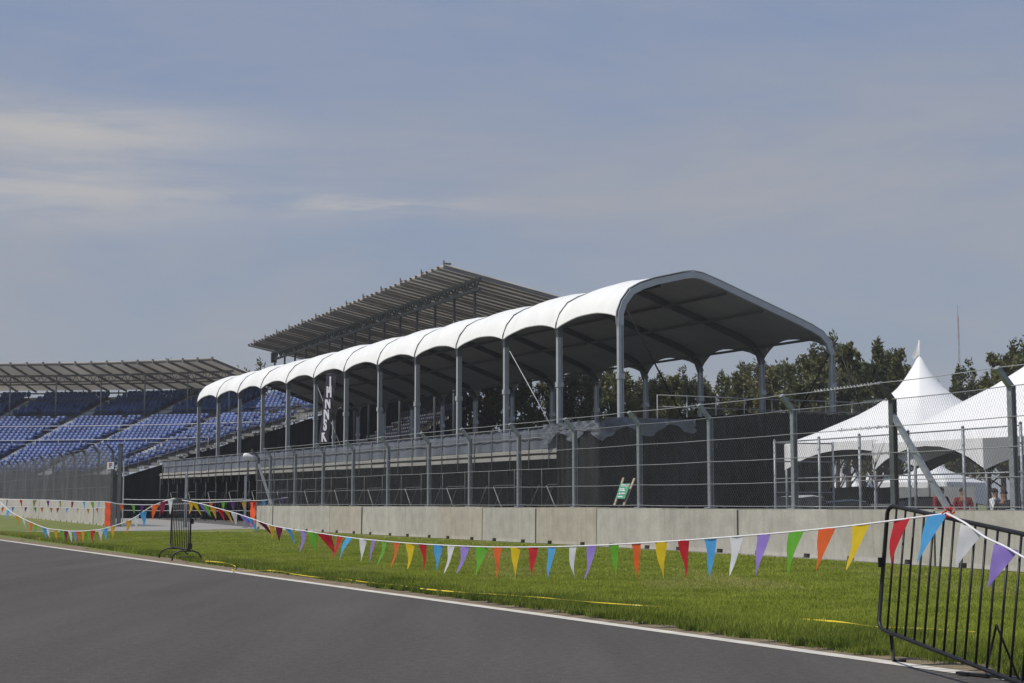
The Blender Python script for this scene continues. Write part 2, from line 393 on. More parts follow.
# apron behind the wall, access road through the gap
q0, q1 = WP[-1] + (WP[-1]-WP[-2])*3, WP[0]
LA, LB = at(107,502,87), at(0,502,126); LA.z = 0; LB.z = 0
Q0 = lambda w, s: V((4.32, 63.2, 0)) + V((-.4605, .8877, 0))*s + V((.8877, .4605, 0))*w
sheet('concrete_apron', [q0 + WN*.3, WP[-1]+WN*.3, WP[8]+WN*.3, q1 + WN*.2, gp(250,528.6), gp(180,530.0), gp(112,530.5), gp(60,532.0), gp(-60,532.2), gp(-60,535.2), gp(-200,536.5), V((-90,90,0)),
      V((-95,180,0)), V((-60,260,0)), V((260,260,0)), V((260,20,0))], -.006, M['apron'])
sheet('yard', [WP[-1]+(WP[-1]-WP[-2])*3+WN*.8, WP[-1]+WN*.8, WP[8]+WN*.8, q1 + WN*.8, Q0(-1.0, 70), Q0(-1.0,130), V((260,260,0)), V((260,20,0))], -.002, M['yard'])
sheet('access_path', [gp(-80,532.0), gp(-80,535.0), gp(20,534.2), gp(60,533.0), gp(115,531.2), gp(160,530.6), gp(160,529.6), gp(112,529.9), gp(50,531.2)], .006, M['apron'])
# grassy bank at the foot of the left wall
ldir = (LB - LA).normalized(); LEN = (LB-LA).length
b = MB(); P = []
for k in range(14):
    t = k/12; top = LA + ldir*(LEN*t); top.z = .29*t + .02
    fr = gp(109-9.6*k, 529.8+.13*k); P.append([fr.lerp(top, .0)+V((0,0,.002)), fr.lerp(top,.5)+V((0,0,.02)), top, top+V((6,3,0))*.12])
b.grid(P, flip=True); struct(b.build('grass_bank', M['grass']))

# grass blades (uncountable)
def grass():
    n = 420000
    u = rng.uniform(-160, 1190, n); v0 = 536.5 + .1405*u
    bx = np.interp(u, BX, BY, left=529.5)
    bx = np.where(u < 254, 531.0, bx)
    t = rng.uniform(0, 1, n)**1.0
    v = bx + 1.0 + (v0 - 3.0 - bx)*t
    up = H/2 - v; dx = (u-W/2); dy = FP*math.cos(TH) - up*math.sin(TH); dz = FP*math.sin(TH) + up*math.cos(TH)
    k = -CH/dz; X = dx*k; Y = dy*k
    # patchy edge near the verge
    off = (X-e1.x)*en.x + (Y-e1.y)*en.y
    s = (X-e1.x)*ed.x + (Y-e1.y)*ed.y
    edge = .40 + .14*np.sin(s*2.1)*np.sin(s*.63+1) + .10*np.sin(s*6.7)+ rng.uniform(-.10,.22,n)
    bare = (off < 1.3) & (np.sin(s*1.37+.6)*np.sin(s*.41+2)+.35*np.sin(s*4.3) > .62) & (rng.random(n) < .75)
    keep = (off > edge) & ~bare & (Y > 8) & (Y < 84)
    X, Y, off = X[keep], Y[keep], off[keep]; n = len(X)
    clump = .5+.5*np.sin(X*2.3+1.7*np.sin(Y*1.1))*np.sin(Y*2.9+1.3*np.sin(X*.7))
    near = np.clip((off-.3)/1.0, 0, 1); tall = np.exp(-((off-1.3)/1.3)**2)
    h = (.028 + .030*rng.random(n))*(.7+.6*clump) * (.55+1.5*tall)
    wd = .0035 + .00032*Y
    a = rng.uniform(0, 2*math.pi, n); la = rng.uniform(0, 2*math.pi, n); ln = h*rng.uniform(.1,.8,n)
    ox, oy = np.cos(a)*wd, np.sin(a)*wd
    z = np.zeros(n)
    A = np.stack([X-ox, Y-oy, z-.012], 1); B = np.stack([X+ox, Y+oy, z-.012], 1); C = np.stack([X+np.cos(la)*ln, Y+np.sin(la)*ln, h], 1)
    lim = 1.5 + .5*np.sin(s[keep]*.9) + .3*np.sin(s[keep]*2.7) + rng.normal(0, .35, n)
    for nm, sel, m, tx in (('mown_grass', off > lim, M['blade'], 'short mown grass between the verge and the concrete wall'), ('verge_grass', off <= lim, M['verge_blade'], 'longer darker grass along the white track edge line')):
        verts = np.stack([A[sel],B[sel],C[sel]],1).reshape(-1,3); faces = np.arange(3*sel.sum()).reshape(-1,3)
        tag(npmesh(nm, verts, faces, m, nper=3), tx, 'grass', kind='stuff')
grass()

# ------------------------------------------------------------------ concrete barrier blocks
def block(a, c, h, m, label, group, z0=0., z1=0.):
    d = (c-a).normalized(); n = V((d.y, -d.x, 0)); n = n if n.dot(WN) > 0 else -n
    jo = random.uniform(-.02,.02); a = a + n*jo; c = c + n*(jo+random.uniform(-.015,.015)); h += random.uniform(-.012,.012); d = (c-a).normalized()
    L_ = (c-a).length; org = a.lerp(c, .5)+n*.25; org.z = (z0+z1)/2
    g = .018; T = .5
    # outline with two forklift pockets at the foot, extruded through the thickness
    s0, s1 = g, L_-g; pk = [(L_*.20, L_*.20+.28), (L_*.74, L_*.74+.28)]
    out = [(s0,.0)]
    for p, q in pk: out += [(p,.0),(p,.10),(q,.10),(q,.0)]
    out += [(s1,.0),(s1,h-.03),(s1-.03,h),(s0+.03,h),(s0,h-.03)]
    b = MB(); nn = len(out)
    zz = lambda s: z0 + (z1-z0)*s/L_
    pt = lambda s, z, o: a + d*s + n*o + V((0,0,z + zz(s)))
    fr = [pt(s, z, .012 if .02 < z < h-.02 else .0) for s, z in out]; bk = [pt(s, z, T) for s, z in out]
    b.raw(fr, [tuple(range(nn))]); b.raw(bk, [tuple(reversed(range(nn)))])
    for i in range(nn):
        j = (i+1) % nn; b.face([fr[i], bk[i], bk[j], fr[j]])
    o = b.build('concrete_barrier_block', m, org=org)
    # lifting hooks cast in the top
    for s in (L_*.25, L_*.75):
        t = MB(); c0 = pt(s, h-.02, .25); t.tube([c0 - d*.06, c0-d*.05+V((0,0,.06)), c0+d*.05+V((0,0,.06)), c0+d*.06], .008, 5)
        lo = t.build('lifting_loop', M['galv_dark'], parent=o)
    tag(o, label, 'barrier', group); return o
tone = [0,2,0,1,2,0,1,0,1,2,0,2,0,2]
desc = ['grey', 'pale', 'grey stained', 'pinkish brown stained', 'pale', 'smooth grey', 'warm beige', 'faintly streaked grey', 'warm beige', 'pale grey', 'grey', 'long pale', 'grey', 'pale']
MB_loops = []
for i in range(len(BX)-1):
    if i == 0: tx = 'concrete wall block at the gap end, with the orange strip on it'
    elif i == len(BX)-2: tx = 'nearest concrete wall block, behind the black crowd barrier at the right edge'
    else: tx = f'{desc[i]} concrete wall block, {ORD[i]} from the orange strip at the gap'
    block(WP[i], WP[i+1], WH, CONC[tone[i]], tx, 'concrete wall blocks along the grass')
nb = 12
for i in range(nb):
    a = LA + ldir*(LEN*i/(nb-1)); c = LA + ldir*(LEN*(i+1)/(nb-1))
    tx = 'concrete wall block at the gap end of the left wall, beside the tall screen post' if i == 0 else f'pale concrete wall block under the grey wind screen, {ORD[i]} from the gap'
    block(a, c, 1.35, CONC[2 if i % 3 else 0], tx, 'concrete wall blocks under the wind screen', .29*i/(nb-1), .29*(i+1)/(nb-1))
# orange end panels
def end_panel(p, d, h, label, w=.34):
    n = V((-d.y, d.x, 0)); b = MB(); P = []
    for k in range(9):
        z = .03 + h*k/8; P.append([p + n*(w*(j/3-.5)) + d*(.03*math.sin(k*1.7+j)) + V((0,0,z)) for j in range(4)])
    b.grid(P); P2 = [[q + d*.03 for q in r_] for r_ in P]; b.grid(P2, flip=True)
    for A_, B_ in ((P[0], P2[0]), (P[-1], P2[-1])):
        for j in range(3): b.face([A_[j], A_[j+1], B_[j+1], B_[j]])
    o = b.build('orange_end_panel', M['orange'], org=p); return tag(o, label, 'panel', 'orange panels on the wall ends')
end_panel(at(253,527,WP[0].y-.3)*1, V((-.5,-.86,0)), 1.22, 'orange plastic strip standing at the end of the right concrete wall')
pp = at(107.5,526,86.6); pp.z = 0
end_panel(V((pp.x, pp.y, 0)), V((-.2,-.98,0)), 1.33, 'orange plastic strip standing at the end of the left concrete wall')

# ------------------------------------------------------------------ catch fence on the wall
KNEE, TIP = 3.66, 4.02
def link_mesh(path, z0, z1, r, pitch, name, parent, m):
    "chain link between heights z0 and z1 along a plan polyline"
    pts = [V((p[0], p[1], 0)) for p in path]
    segs = [0.0]
    for a, c in zip(pts, pts[1:]): segs.append(segs[-1] + (c-a).length)
    Lt = segs[-1]; px = np.array([p.x for p in pts]); py = np.array([p.y for p in pts]); sg = np.array(segs)
    h = z1 - z0; k = .62                                          # run per unit rise
    vs = []
    def add(sa, za, sb, zb):
        vs.append((sa, za, sb, zb))
    s = -h*k
    while s < Lt:
        for sg_ in (1, -1):
            a, c = (s, z0), (s + h*k, z1)
            if sg_ < 0: a, c = (s, z1), (s + h*k, z0)
            (sa, za), (sb, zb) = a, c
            if sa < 0: za += (zb-za)*(-sa)/(sb-sa); sa = 0
            if sb > Lt: zb = za + (zb-za)*(Lt-sa)/(sb-sa); sb = Lt
            if sb > sa: add(sa, za, sb, zb)
        s += pitch
    A = np.array(vs); n = len(A)
    Pa = np.stack([np.interp(A[:,0], sg, px), np.interp(A[:,0], sg, py), A[:,1]], 1)
    Pb = np.stack([np.interp(A[:,2], sg, px), np.interp(A[:,2], sg, py), A[:,3]], 1)
    d = Pb - Pa; d /= np.linalg.norm(d, axis=1)[:, None]
    nn = np.stack([-d[:,1], d[:,0], np.zeros(n)], 1); nn /= np.linalg.norm(nn, axis=1)[:, None]
    m2 = np.cross(d, nn)
    o1, o2, o3 = nn*r, (-nn*.5 + m2*.87)*r, (-nn*.5 - m2*.87)*r
    vv = np.stack([Pa+o1, Pa+o2, Pa+o3, Pb+o1, Pb+o2, Pb+o3], 1).reshape(-1, 3)
    base = (np.arange(n)*6)[:, None]
    f = np.concatenate([base + np.array([0,1,4,3]), base + np.array([1,2,5,4]), base + np.array([2,0,3,5])], 0)
    return npmesh(name, vv, f, m, parent)
def cable(b, pts, r=.008, sag=.012, n=5):
    for a, c in zip(pts, pts[1:]):
        P = [a.lerp(c, t/4) - V((0,0,sag*4*(t/4)*(1-t/4))) for t in range(5)]
        b.tube(P, r, n, cap=False)
PX = [257.6, 270, 295, 323, 353, 388, 429, 470, 519, 575, 640, 711, 795, 895, 1015, 1150]
FO = .30
pts = []
for x in PX:
    p = wall_at(x) if x < 1060 else WP[-1] + (WP[-1]-WP[-2])*.75
    q = V((p.x, p.y, 0)) + WN*FO
    for _ in range(6):
        e_ = proj((q.x, q.y, 1.3))[0] - x
        q = q + WDIR*(e_*q.y/FP/max(.2, abs(WDIR.x - WDIR.y*q.x/q.y)))
    pts.append(q)
fence = thing('catch_fence', 'tall wire catch fence with angled post tops standing on the long concrete wall', 'fence', pts[0])
ARM = -WN
for i, p in enumerate(pts):
    b = MB(); kz = KNEE; w = .15 if i in (0, 13) else .13
    tip = p + ARM*.36 + V((0,0,TIP))
    # H-section post: web and two flanges
    for o_ in (-.055, .055): b.bar(p + ARM*o_ + V((0,0,WH-.5 if 0 else WH)), p + ARM*o_ + V((0,0,kz)), w, .016, up=ARM)
    b.bar(p + V((0,0,WH)), p + V((0,0,kz)), .014, .11, up=ARM)
    b.bar(p + V((0,0,kz-.02)), tip, w*.9, .10, up=ARM)
    b.box(p + V((0,0,WH+.012)), .26, .26, .024, WDIR)
    o = b.build('post', M['galv_dark'] if i in (0, 13) else M['galv'], fence)
    if i == 13: lab(o, 'dark weathered post with barbed wire wound round its top')
for (i, dx, xb) in ((13, 1, 938), (0, 1, 266)):
    p = pts[i]; q = wall_at(xb); q = V((q.x, q.y, 0)) + WN*(FO-.02); b = MB()
    b.bar(p + V((0,0,KNEE-.35)), q + V((0,0,WH+.02)), .11, .10, up=WN); lab(b.build('brace', M['galv'], fence), 'slanting brace from post to wall')
for z in (1.25, 1.85, 2.45, 3.05):
    b = MB(); cable(b, [p + ARM*.07 + V((0,0,z+random.uniform(-.01,.01))) for p in pts], .010, .012); b.build('cable', M['wire'], fence)
b = MB(); cable(b, [p + ARM*.07 + V((0,0,KNEE)) for p in pts], .010, .02); b.build('cable', M['wire'], fence)
b = MB(); cable(b, [p + ARM*.34 + V((0,0,TIP)) for p in pts[1:]], .010, .02); b.build('cable', M['wire'], fence)
# barbs on the stretch next to the dark post
for z, o_, span in ((TIP, .34, (12.35, 13)), (KNEE, .07, (12.75, 13)), (3.05, .07, (12.5, 13)), (2.45, .07, (12.7, 13)), (1.28,.07,(12.8,13.2))):
    b = MB()
    for k in range(26):
        if z == 1.28: break
        t = random.uniform(*span); i = int(t); p = pts[i].lerp(pts[min(i+1, 15)], t-i) + ARM*o_ + V((0,0,z))
        dd = V((random.uniform(-1,1), random.uniform(-1,1), random.uniform(-1,1))).normalized()*.05
        b.tube([p-dd, p+dd], .006, 4)
    a = pts[int(span[0])].lerp(pts[13], span[0]-int(span[0])); c = pts[13]
    P = []
    for k in range(60):
        t = k/59; P.append(a.lerp(c, t) + ARM*o_ + V((0,0,z)) + V((.0, .02*math.cos(k*2.1), .035*math.sin(k*2.1))))
    b.tube(P, .006, 4, cap=False)
    b.build('barbed_wire', M['wire'], fence)
link_mesh([p + ARM*.085 for p in pts], 1.22, KNEE, .0020, .085, 'chain_link', fence, M['link'])

# inner light fence behind the wall, right part
IX = [775, 819.5, 860, 909, 964, 1022]
ip = []
for x in IX:
    p = wall_at(x); ip.append(V((p.x, p.y, 0)) + WN*2.2)
f2 = thing('inner_fence', 'lower thin grey mesh fence just behind the catch fence in front of the white tents', 'fence', ip[0])
ztop = 2.93
for k, p in enumerate(ip):
    b = MB(); x = IX[k]
    d = ray(x, 470); t = p.y/d.y; pp = V((d.x*t, p.y, 0)); ip[k] = pp
    b.tube([pp, pp + V((0,0,ztop))], .035, 8); b.tube([pp+V((0,0,ztop)), pp+V((0,0,ztop+.04))], [.042,.02], 8); b.build('post', M['galv'], f2)
b = MB()
for z in (ztop-.04, 1.95, .3):
    b.tube([p + V((0,0,z)) for p in ip], .018, 6)
b.build('rail', M['galv'], f2)
link_mesh(ip, .2, ztop-.04, .0017, .09, 'chain_link', f2, M['link'])
# return panel of the inner fence
b = MB(); a = ip[0]; c = a + WN*1.7 + WDIR*(-.2)
b2 = c + V((0,0,0))
b.tube([b2, b2+V((0,0,ztop))], .03, 8)
for z in (ztop-.05, 2.4, 1.6, .8): b.tube([a+V((0,0,z)), b2+V((0,0,z))], .018, 6)
b.build('return_panel', M['galv'], f2)

# ------------------------------------------------------------------ left wind screen fence
lpts = [LA + ldir*(LEN*i/(nb-1)) + V((.888,.46,0))*.25 for i in range(nb+1)]
f3 = thing('screen_fence', 'tall fence covered with dark grey wind screen on the left concrete wall', 'fence', lpts[0])
ZL = 4.58
for i, p in enumerate(lpts):
    b = MB(); z0 = 1.33 + .29*i/(nb-1)
    b.bar(p + V((0,0,z0)), p + V((0,0,ZL-.35)), .13, .13, up=(1,0,0)); b.bar(p + V((0,0,ZL-.38)), p - V((.3,.12,0)) + V((0,0,ZL)), .11, .09, up=(1,0,0)); b.build('post', M['galv_dark'], f3)
b = MB(); P = []
for i in range(nb*4+1):
    t = i/4; k = min(int(t), nb-1); p = lpts[k].lerp(lpts[k+1], t-k) - V((.888,.46,0))*.10
    zt = ZL - .12 - .10*math.sin(math.pi*(t-int(t))) - (.25 if i == 1 else 0); zb = 1.36 + .29*t/(nb-1)
    P.append([V((p.x, p.y, zb+(zt-zb)*j/5)) + V((.03*math.sin(i*1.3+j), 0, 0)) for j in range(6)])
b.grid(P); b.build('wind_screen', M['greyscreen'], f3)
b = MB()
for z in (2.2, 3.0, 3.8, ZL-.05): b.tube([p + V((0,0,z)) for p in lpts], .012, 5)
b.build('cable', M['wire'], f3)
# tall end posts of the gap
for k, (x, Y, ytop, wd, tx) in enumerate([(118.5, 86.3, 444, .2, 'tall dark steel post at the gap end of the grey wind screen'), (122.3, 86.0, 462, .06, 'thin pale pole beside the tall dark post at the gap')]):
    p = at(x, 527, Y); p.z = 0; t = at(x, ytop, Y)
    r_ = thing('gap_post', tx, 'post', p); b = MB(); b.bar(p, V((p.x, p.y, t.z)), wd, wd, up=(1,0,0)); b.build('shaft', M['galv_dark'] if k == 0 else M['rail_pale'], r_)
    b = MB(); b.box(p + V((0,0,.012)), wd*2, wd*2, .024); b.build('base_plate', M['galv_dark'], r_)
    b = MB(); b.box(V((p.x,p.y,t.z+.02)), wd*1.2, wd*1.2, .04); b.build('cap', M['galv'], r_)
# F sign on the screen
sp_ = at(110.5, 465.5, 85.9); fs = thing('marker_sign', 'small white square board with a dark red letter F on the wind screen', 'sign', sp_)
b = MB(); b.box(sp_, .38, .03, .40); b.build('board', M['white'], fs)
def letters(txt, size, m, parent, loc, rot, name='letter', ext=.004, scale=(1,1,1)):
    cu = bpy.data.curves.new('txt', 'FONT'); cu.body = txt; cu.size = size; cu.extrude = ext; cu.align_x = 'CENTER'; cu.align_y = 'CENTER'; cu.resolution_u = 3; cu.offset = size*(.05 if size > .9 else .015)
    t = bpy.data.objects.new('txt', cu); col.objects.link(t); dg = bpy.context.evaluated_depsgraph_get()
    me = bpy.data.meshes.new_from_object(t.evaluated_get(dg)); bpy.data.objects.remove(t); me.materials.clear(); me.materials.append(m)
    me.transform(Matrix.Diagonal((*scale, 1))); me.transform(rot.to_matrix().to_4x4()); me.transform(Matrix.Translation(V(loc) - parent_world(parent)))
    o = bpy.data.objects.new(name, me); col.objects.link(o); o.parent = parent; return o
from mathutils import Euler
letters('F', .36, M['red'], fs, sp_ + V((0,-.022,0)), Euler((R(90),0,0)))

# low cable across the gap
cg = thing('gap_cable', 'low steel cable on posts closing the gap between the two concrete walls', 'barrier', at(185,528,92).xy.to_3d())
gpp = []
for x, Y, zt in ((122, 86, 1.55), (185.5, 84.5, 2.9), (245.0, 82.5, 2.75), (251, 81.5, 1.55)):
    p = at(x, 520, Y); p.z = 0; gpp.append(p)
    if x in (185.5, 245.0): b = MB(); b.bar(p, p + V((0,0,zt)), .14, .12, up=(1,0,0)); b.box(p+V((0,0,.01)), .3,.3,.02); b.build('post', M['galv'], cg)
b = MB(); cable(b, [p + V((0,0,1.5)) for p in gpp], .022, .03); cable(b, [p + V((0,0,.9)) for p in gpp], .015, .03); b.build('cable', M['wire'], cg)

# ------------------------------------------------------------------ canopy over the long terrace
U = V((-.4605, .8877, 0)); N_ = V((.8877, .4605, 0)); O = V((4.32, 63.2, 0)); BAY = 5.15; NB = 12
Q = lambda s, w, z: O + U*s + N_*w + V((0,0,z))
def gab(u, v):
    p = on_plane(u, v, O, U); return (p-O).dot(N_), p.z
outl = [gab(*p) for p in [(615.5,325),(617,312),(621,300),(629,289),(640,283),(655,278),(672,274.5),(684,272),(693,271.2),(702,273),(716,279),(735,288),(755,297.5),(775,307),(795,316.5),(812,325),(823,332),(830,341),(834.5,354)]]
w_r = outl[-1][0]
outl = [(0.0 if i == 0 else w, z) for i, (w, z) in enumerate(outl)]
DK = 3.6
prof_full = [(0, DK)] + outl + [(w_r, DK)]
can = thing('grandstand_canopy', 'long white tunnel shaped fabric canopy on grey arches over the viewing terrace', 'canopy', Q(0,0,0))
inn = []                                                       # inner line, 0.3 m inside
cen = (5.0, 6.5)
def inset(pf, d):
    out = []
    for i, (w, z) in enumerate(pf):
        a = pf[max(i-1,0)]; c = pf[min(i+1,len(pf)-1)]; t = (c[0]-a[0], c[1]-a[1]); l = math.hypot(*t) or 1
        out.append((w + t[1]/l*d, z - t[0]/l*d))
    return out
def arch(s, name='arch_rib', m=None, wid=.16, dep=.26):
    o1 = inset(outl, .03); o2 = inset(outl, .03+dep); b = MB()
    A = [[Q(s-wid/2, *a), Q(s+wid/2, *a)] for a in o1]; B = [[Q(s-wid/2, *a), Q(s+wid/2, *a)] for a in o2]
    for i in range(len(A)-1):
        b.face([A[i][0], A[i][1], A[i+1][1], A[i+1][0]]); b.face([B[i][0], B[i+1][0], B[i+1][1], B[i][1]])
        b.face([A[i][0], A[i+1][0], B[i+1][0], B[i][0]]); b.face([A[i][1], B[i][1], B[i+1][1], A[i+1][1]])
    return b.build(name, m or M['alu'], can)
for n in range(NB+1):
    s = BAY*n
    arch(s, m=M['alu'] if n == 0 else M['alu_shaded'])  # ribs behind the near gable carry the painted backlit tone
    for side, w in ((0, 0.16), (1, w_r-.16)):
        b = MB(); zt = outl[0][1]+.02 if side == 0 else outl[-1][1]+.02
        for o_ in (-.10, .10): b.bar(Q(s, w+o_, DK), Q(s, w+o_, zt), .03, .17, up=U)
        b.bar(Q(s, w, DK), Q(s, w, zt), .17, .05, up=U)
        b.box(Q(s, w, DK+.02), .4, .34, .04, U); b.box(Q(s, w, DK+2.9), .24, .30, .22, U)
        b.build('column', M['alu'], can)
# purlins
def at_len(pf, f):
    L_ = [0]; 
    for a, c in zip(pf, pf[1:]): L_.append(L_[-1] + math.hypot(c[0]-a[0], c[1]-a[1]))
    x = f*L_[-1]
    for i in range(len(pf)-1):
        if x <= L_[i+1]: t = (x-L_[i])/(L_[i+1]-L_[i]); return (pf[i][0]+(pf[i+1][0]-pf[i][0])*t, pf[i][1]+(pf[i+1][1]-pf[i][1])*t)
    return pf[-1]
ins = inset(outl, .17)
fs_ = [min(range(1,400), key=lambda q: abs(at_len(outl, q/400)[0]-w_))/400 for w_ in (gab(656,278)[0], gab(727,284)[0], gab(767,303)[0])] + [.93]
for f in fs_:
    w, z = at_len(inset(outl, .36 if f < .9 else .20), f)
    for n in range(NB):
        b = MB(); b.bar(Q(BAY*n+.09, w, z), Q(BAY*(n+1)-.09, w, z), .07, .11); b.build('purlin', M['alu_shaded'], can)
# fabric, one panel per bay, with arched front and back edges
def densify(pf, k):
    L_ = [i/k for i in range(k+1)]; return [at_len(pf, f) for f in L_]
NP = 40
for n in range(NB):
    nt = 12; P = []
    for j in range(nt+1):
        t = j/nt; lift = 4*t*(1-t); s = BAY*(n+t)
        f0 = .028 + .028*lift; f1 = 1 - .012 - .065*lift
        row = []
        for i in range(NP+1):
            f = f0 + (f1-f0)*i/NP; w, z = at_len(outl, f)
            bl = math.sin(math.pi*t)*(.14*math.sin(math.pi*min(1, max(0, (f-f0)/.30))) - .24*min(1, max(0, (f-.22)/.14))*min(1, max(0, (f1-f)/.2)))*(1+.15*math.sin(n*2.3)) + .012*math.sin(t*19+f*31+n)
            # bulge along the outward normal
            w2, z2 = at_len(outl, min(1, f+.01)); dx_, dz_ = w2-w, z2-z; l = math.hypot(dx_, dz_) or 1
            row.append(Q(s, w - dz_/l*(bl+.015), z + dx_/l*(bl+.015)))
        P.append(row)
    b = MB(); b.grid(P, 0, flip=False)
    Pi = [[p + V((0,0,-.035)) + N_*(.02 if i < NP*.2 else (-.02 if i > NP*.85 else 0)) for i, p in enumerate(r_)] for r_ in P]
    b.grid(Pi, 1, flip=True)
    for r_, q_ in ((0,0),(NP,NP)):
        for j in range(nt): b.face([P[j][r_], P[j+1][r_], Pi[j+1][r_], Pi[j][r_]], 0)
    b.build('fabric_panel', [M['fabric'], M['fabric_in']], can)
    # dark keder seam at each rib
for n in range(NB+1):
    b = MB(); op = inset(outl, -.035); b.tube([Q(BAY*n, *a) for a in op], .03, 5); b.build('seam', M['alu_shaded'] if n else M['alu'], can)
# cables
def px_line(a, c, r, name, m, wp=None):
    b = MB(); b.tube([a, c], r, 5); return b.build(name, m, can)
px_line(on_plane(623,302,O,U), on_plane(684,420,O,U), .035, 'guy_cable', M['black_cable'])
px_line(on_plane(835,343,O,U), on_plane(800,410,O,U), .035, 'guy_cable', M['black_cable'])
p_ = on_plane(837,343,O,U); px_line(p_, on_plane(862,412,O-U*1.5,U), .035, 'guy_cable', M['black_cable'])
px_line(Q(BAY*2-.3, .2, outl[0][1]-.2), Q(BAY*1+.6, .2, DK+.9), .022, 'tie_rope', M['rail_pale'])
px_line(Q(BAY*7-.2, .2, outl[0][1]-.2), Q(BAY*6+.4, .3, DK+.3), .022, 'tie_rope', M['galv'])

# terrace platform on scaffolding
S_A, S_B, WF, WB = 1.2, 68.0, -1.3, 12.4
pf = thing('viewing_terrace', 'raised scaffold terrace with grey sheeted railing and pale floor edge under the canopy', 'terrace', Q(0,0,0))
b = MB(); b.box8([Q(S_A-1.6,WF+.1,3.40),Q(S_B,WF+.1,3.40),Q(S_B,WB,3.40),Q(S_A-1.6,WB,3.40),Q(S_A-1.6,WF+.1,3.58),Q(S_B,WF+.1,3.58),Q(S_B,WB,3.58),Q(S_A-1.6,WB,3.58)]); b.build('deck', M['deck'], pf)
for (z, h, o_) in ((3.52, .16, 0), (3.26, .17, .03)):
    b = MB(); s = S_A+.4
    while s < S_B-1:
        L_ = 2.4 if h > .05 else 4; jz = random.uniform(-.012,.012)
        if not (z < 3.4 and 12 > s > 10.2 and 0): b.bar(Q(s+.01, WF+o_, z+jz), Q(min(s+L_-.02, S_B-.8), WF+o_, z+jz), .05, h)
        s += L_
    b.bar(Q(S_B-.8, WF+o_, z), Q(S_B, WF+1.2+o_, z), .05, h); b.bar(Q(S_B, WF+1.22+o_, z), Q(S_B, WB-3, z), .05, h)
    b.build('edge_beam', M['beam'], pf)
rp_ = [(S_A + .4 + 1.8*i, WF-.05) for i in range(37)] + [(S_B, WF+1.2), (S_B, WF+3.2), (S_B, WF+5.2), (S_B, WF+7.2)]
for s, w in rp_:
    b = MB(); b.tube([Q(s, w, 2.72), Q(s, w, 4.5), Q(s-.03, w+.05, 4.56)], .028, 6); b.build('rail_post', M['scaf'], pf)
b = MB(); 
for z in (4.56, 4.1): b.tube([Q(s, w, z) for s, w in rp_], .026, 6)
b.build('handrail', M['scaf'], pf)
b = MB(); P = []
for i in range(len(rp_)-1):
    for k in range(4):
        t = k/4; s = rp_[i][0]*(1-t)+rp_[i+1][0]*t; w = rp_[i][1]*(1-t)+rp_[i+1][1]*t
        P.append([Q(s, w+.06+.03*math.sin(i*2.1+k*1.9+j*1.3), 3.62+(4.53-3.62)*j/4 - .03*math.sin(math.pi*t)*(j == 4)) for j in range(5)])
b.grid(P); b.build('railing_sheet', M['railsheet'], pf)
# scaffold legs, ledgers and braces
for i in range(27):
    s = S_A + 1.0 + 2.55*i
    for w in (WF+.35, WF+2.6):
        b = MB(); b.tube([Q(s, w, 0), Q(s, w, 3.35)], .027, 6); b.box(Q(s, w, .01), .15, .15, .02); b.build('scaffold_leg', M['galv_dark'], pf)
for i in range(26):
    s = S_A + 1.0 + 2.55*i; b = MB()
    tubes = ([([Q(s+2.3, WF+.45, 2.05), Q(s+1.2, WF+.45, .75)], .027), ([Q(s+.3, WF+2.5, 2.1), Q(s+1.6, WF+2.5, .6)], .027), ([Q(s+.2, WF+.5, 2.1), Q(s+2.3, WF+.5, 2.1)], .022)] if i % 2 == 0
             else [([Q(s+.4, WF+.45, 2.1), Q(s+1.7, WF+.45, .7)], .022), ([Q(s+.2, WF+2.4, 1.3), Q(s+2.3, WF+2.4, 1.3)], .022)])
    for tp_, r_ in tubes:
        b = MB(); b.tube(tp_, r_, 5); b.build('scaffold_brace', M['scaf'] if r_ > .025 else M['galv_dark'], pf)
# black cloth: behind the scaffold, and over the near front and end
b = MB(); P = []
for i in range(70):
    s = S_A + (S_B-S_A)*i/69; P.append([Q(s, WF+3.6+.12*math.sin(i*1.9+j), .0+3.36*j/5) for j in range(6)])
b.grid(P); b.build('under_deck_cloth', M['black_cloth'], pf)
b = MB(); P = []
path = [(S_A+1.4,WF-.12,4.35),(S_A+.6,WF-.14,4.45),(S_A-.6,WF-.12,4.5),(-.8,WF-.1,4.52)] + [(-.85, WF+k*.9, 4.5+.07*k if k < 9 else 5.15) for k in range(1, 22)]
path2 = []
for a, c in zip(path, path[1:]):
    for k in range(6): t = k/6; path2.append(tuple(a[j]*(1-t)+c[j]*t for j in range(3)))
for i, (s, w, zt) in enumerate(path2):
    P.append([Q(s + .13*math.sin(i*1.9+j*.35) + .05*math.sin(i*.7+j*1.3), w + .09*math.sin(i*2.1+j*.3), 0.02 + (zt + .03*math.sin(i*1.7) - .02)*j/8) for j in range(9)])
    if w > 10.2: P[-1] = [p if p.z > 3.2 else V((p.x, p.y, 3.2)) for p in P[-1]]
b.grid(P); b.build('end_cloth', M['black_cloth'], pf)
b = MB(); P = []
for i in range(54):
    q = i/53*9.5; s = 3.6 - q; w = WF-.2
    if s < -1.0: w = WF-.2+(-1.0-s)*.95; s = -1.0
    dr = .62 + .22*math.sin(i*.5+.6) - .25*max(0, (q-5.5)/4)
    P.append([Q(s + .05*math.sin(i*2.3+j*1.7) - (.06 if s < -.9 else 0), w - .03 + .07*math.sin(i*1.7+j*2.1), 4.62 + (.12 if q > 5 else 0) - (dr)*j/7) for j in range(8)])
b.grid(P); b.build('crumpled_sheet', M['plastic'], pf)
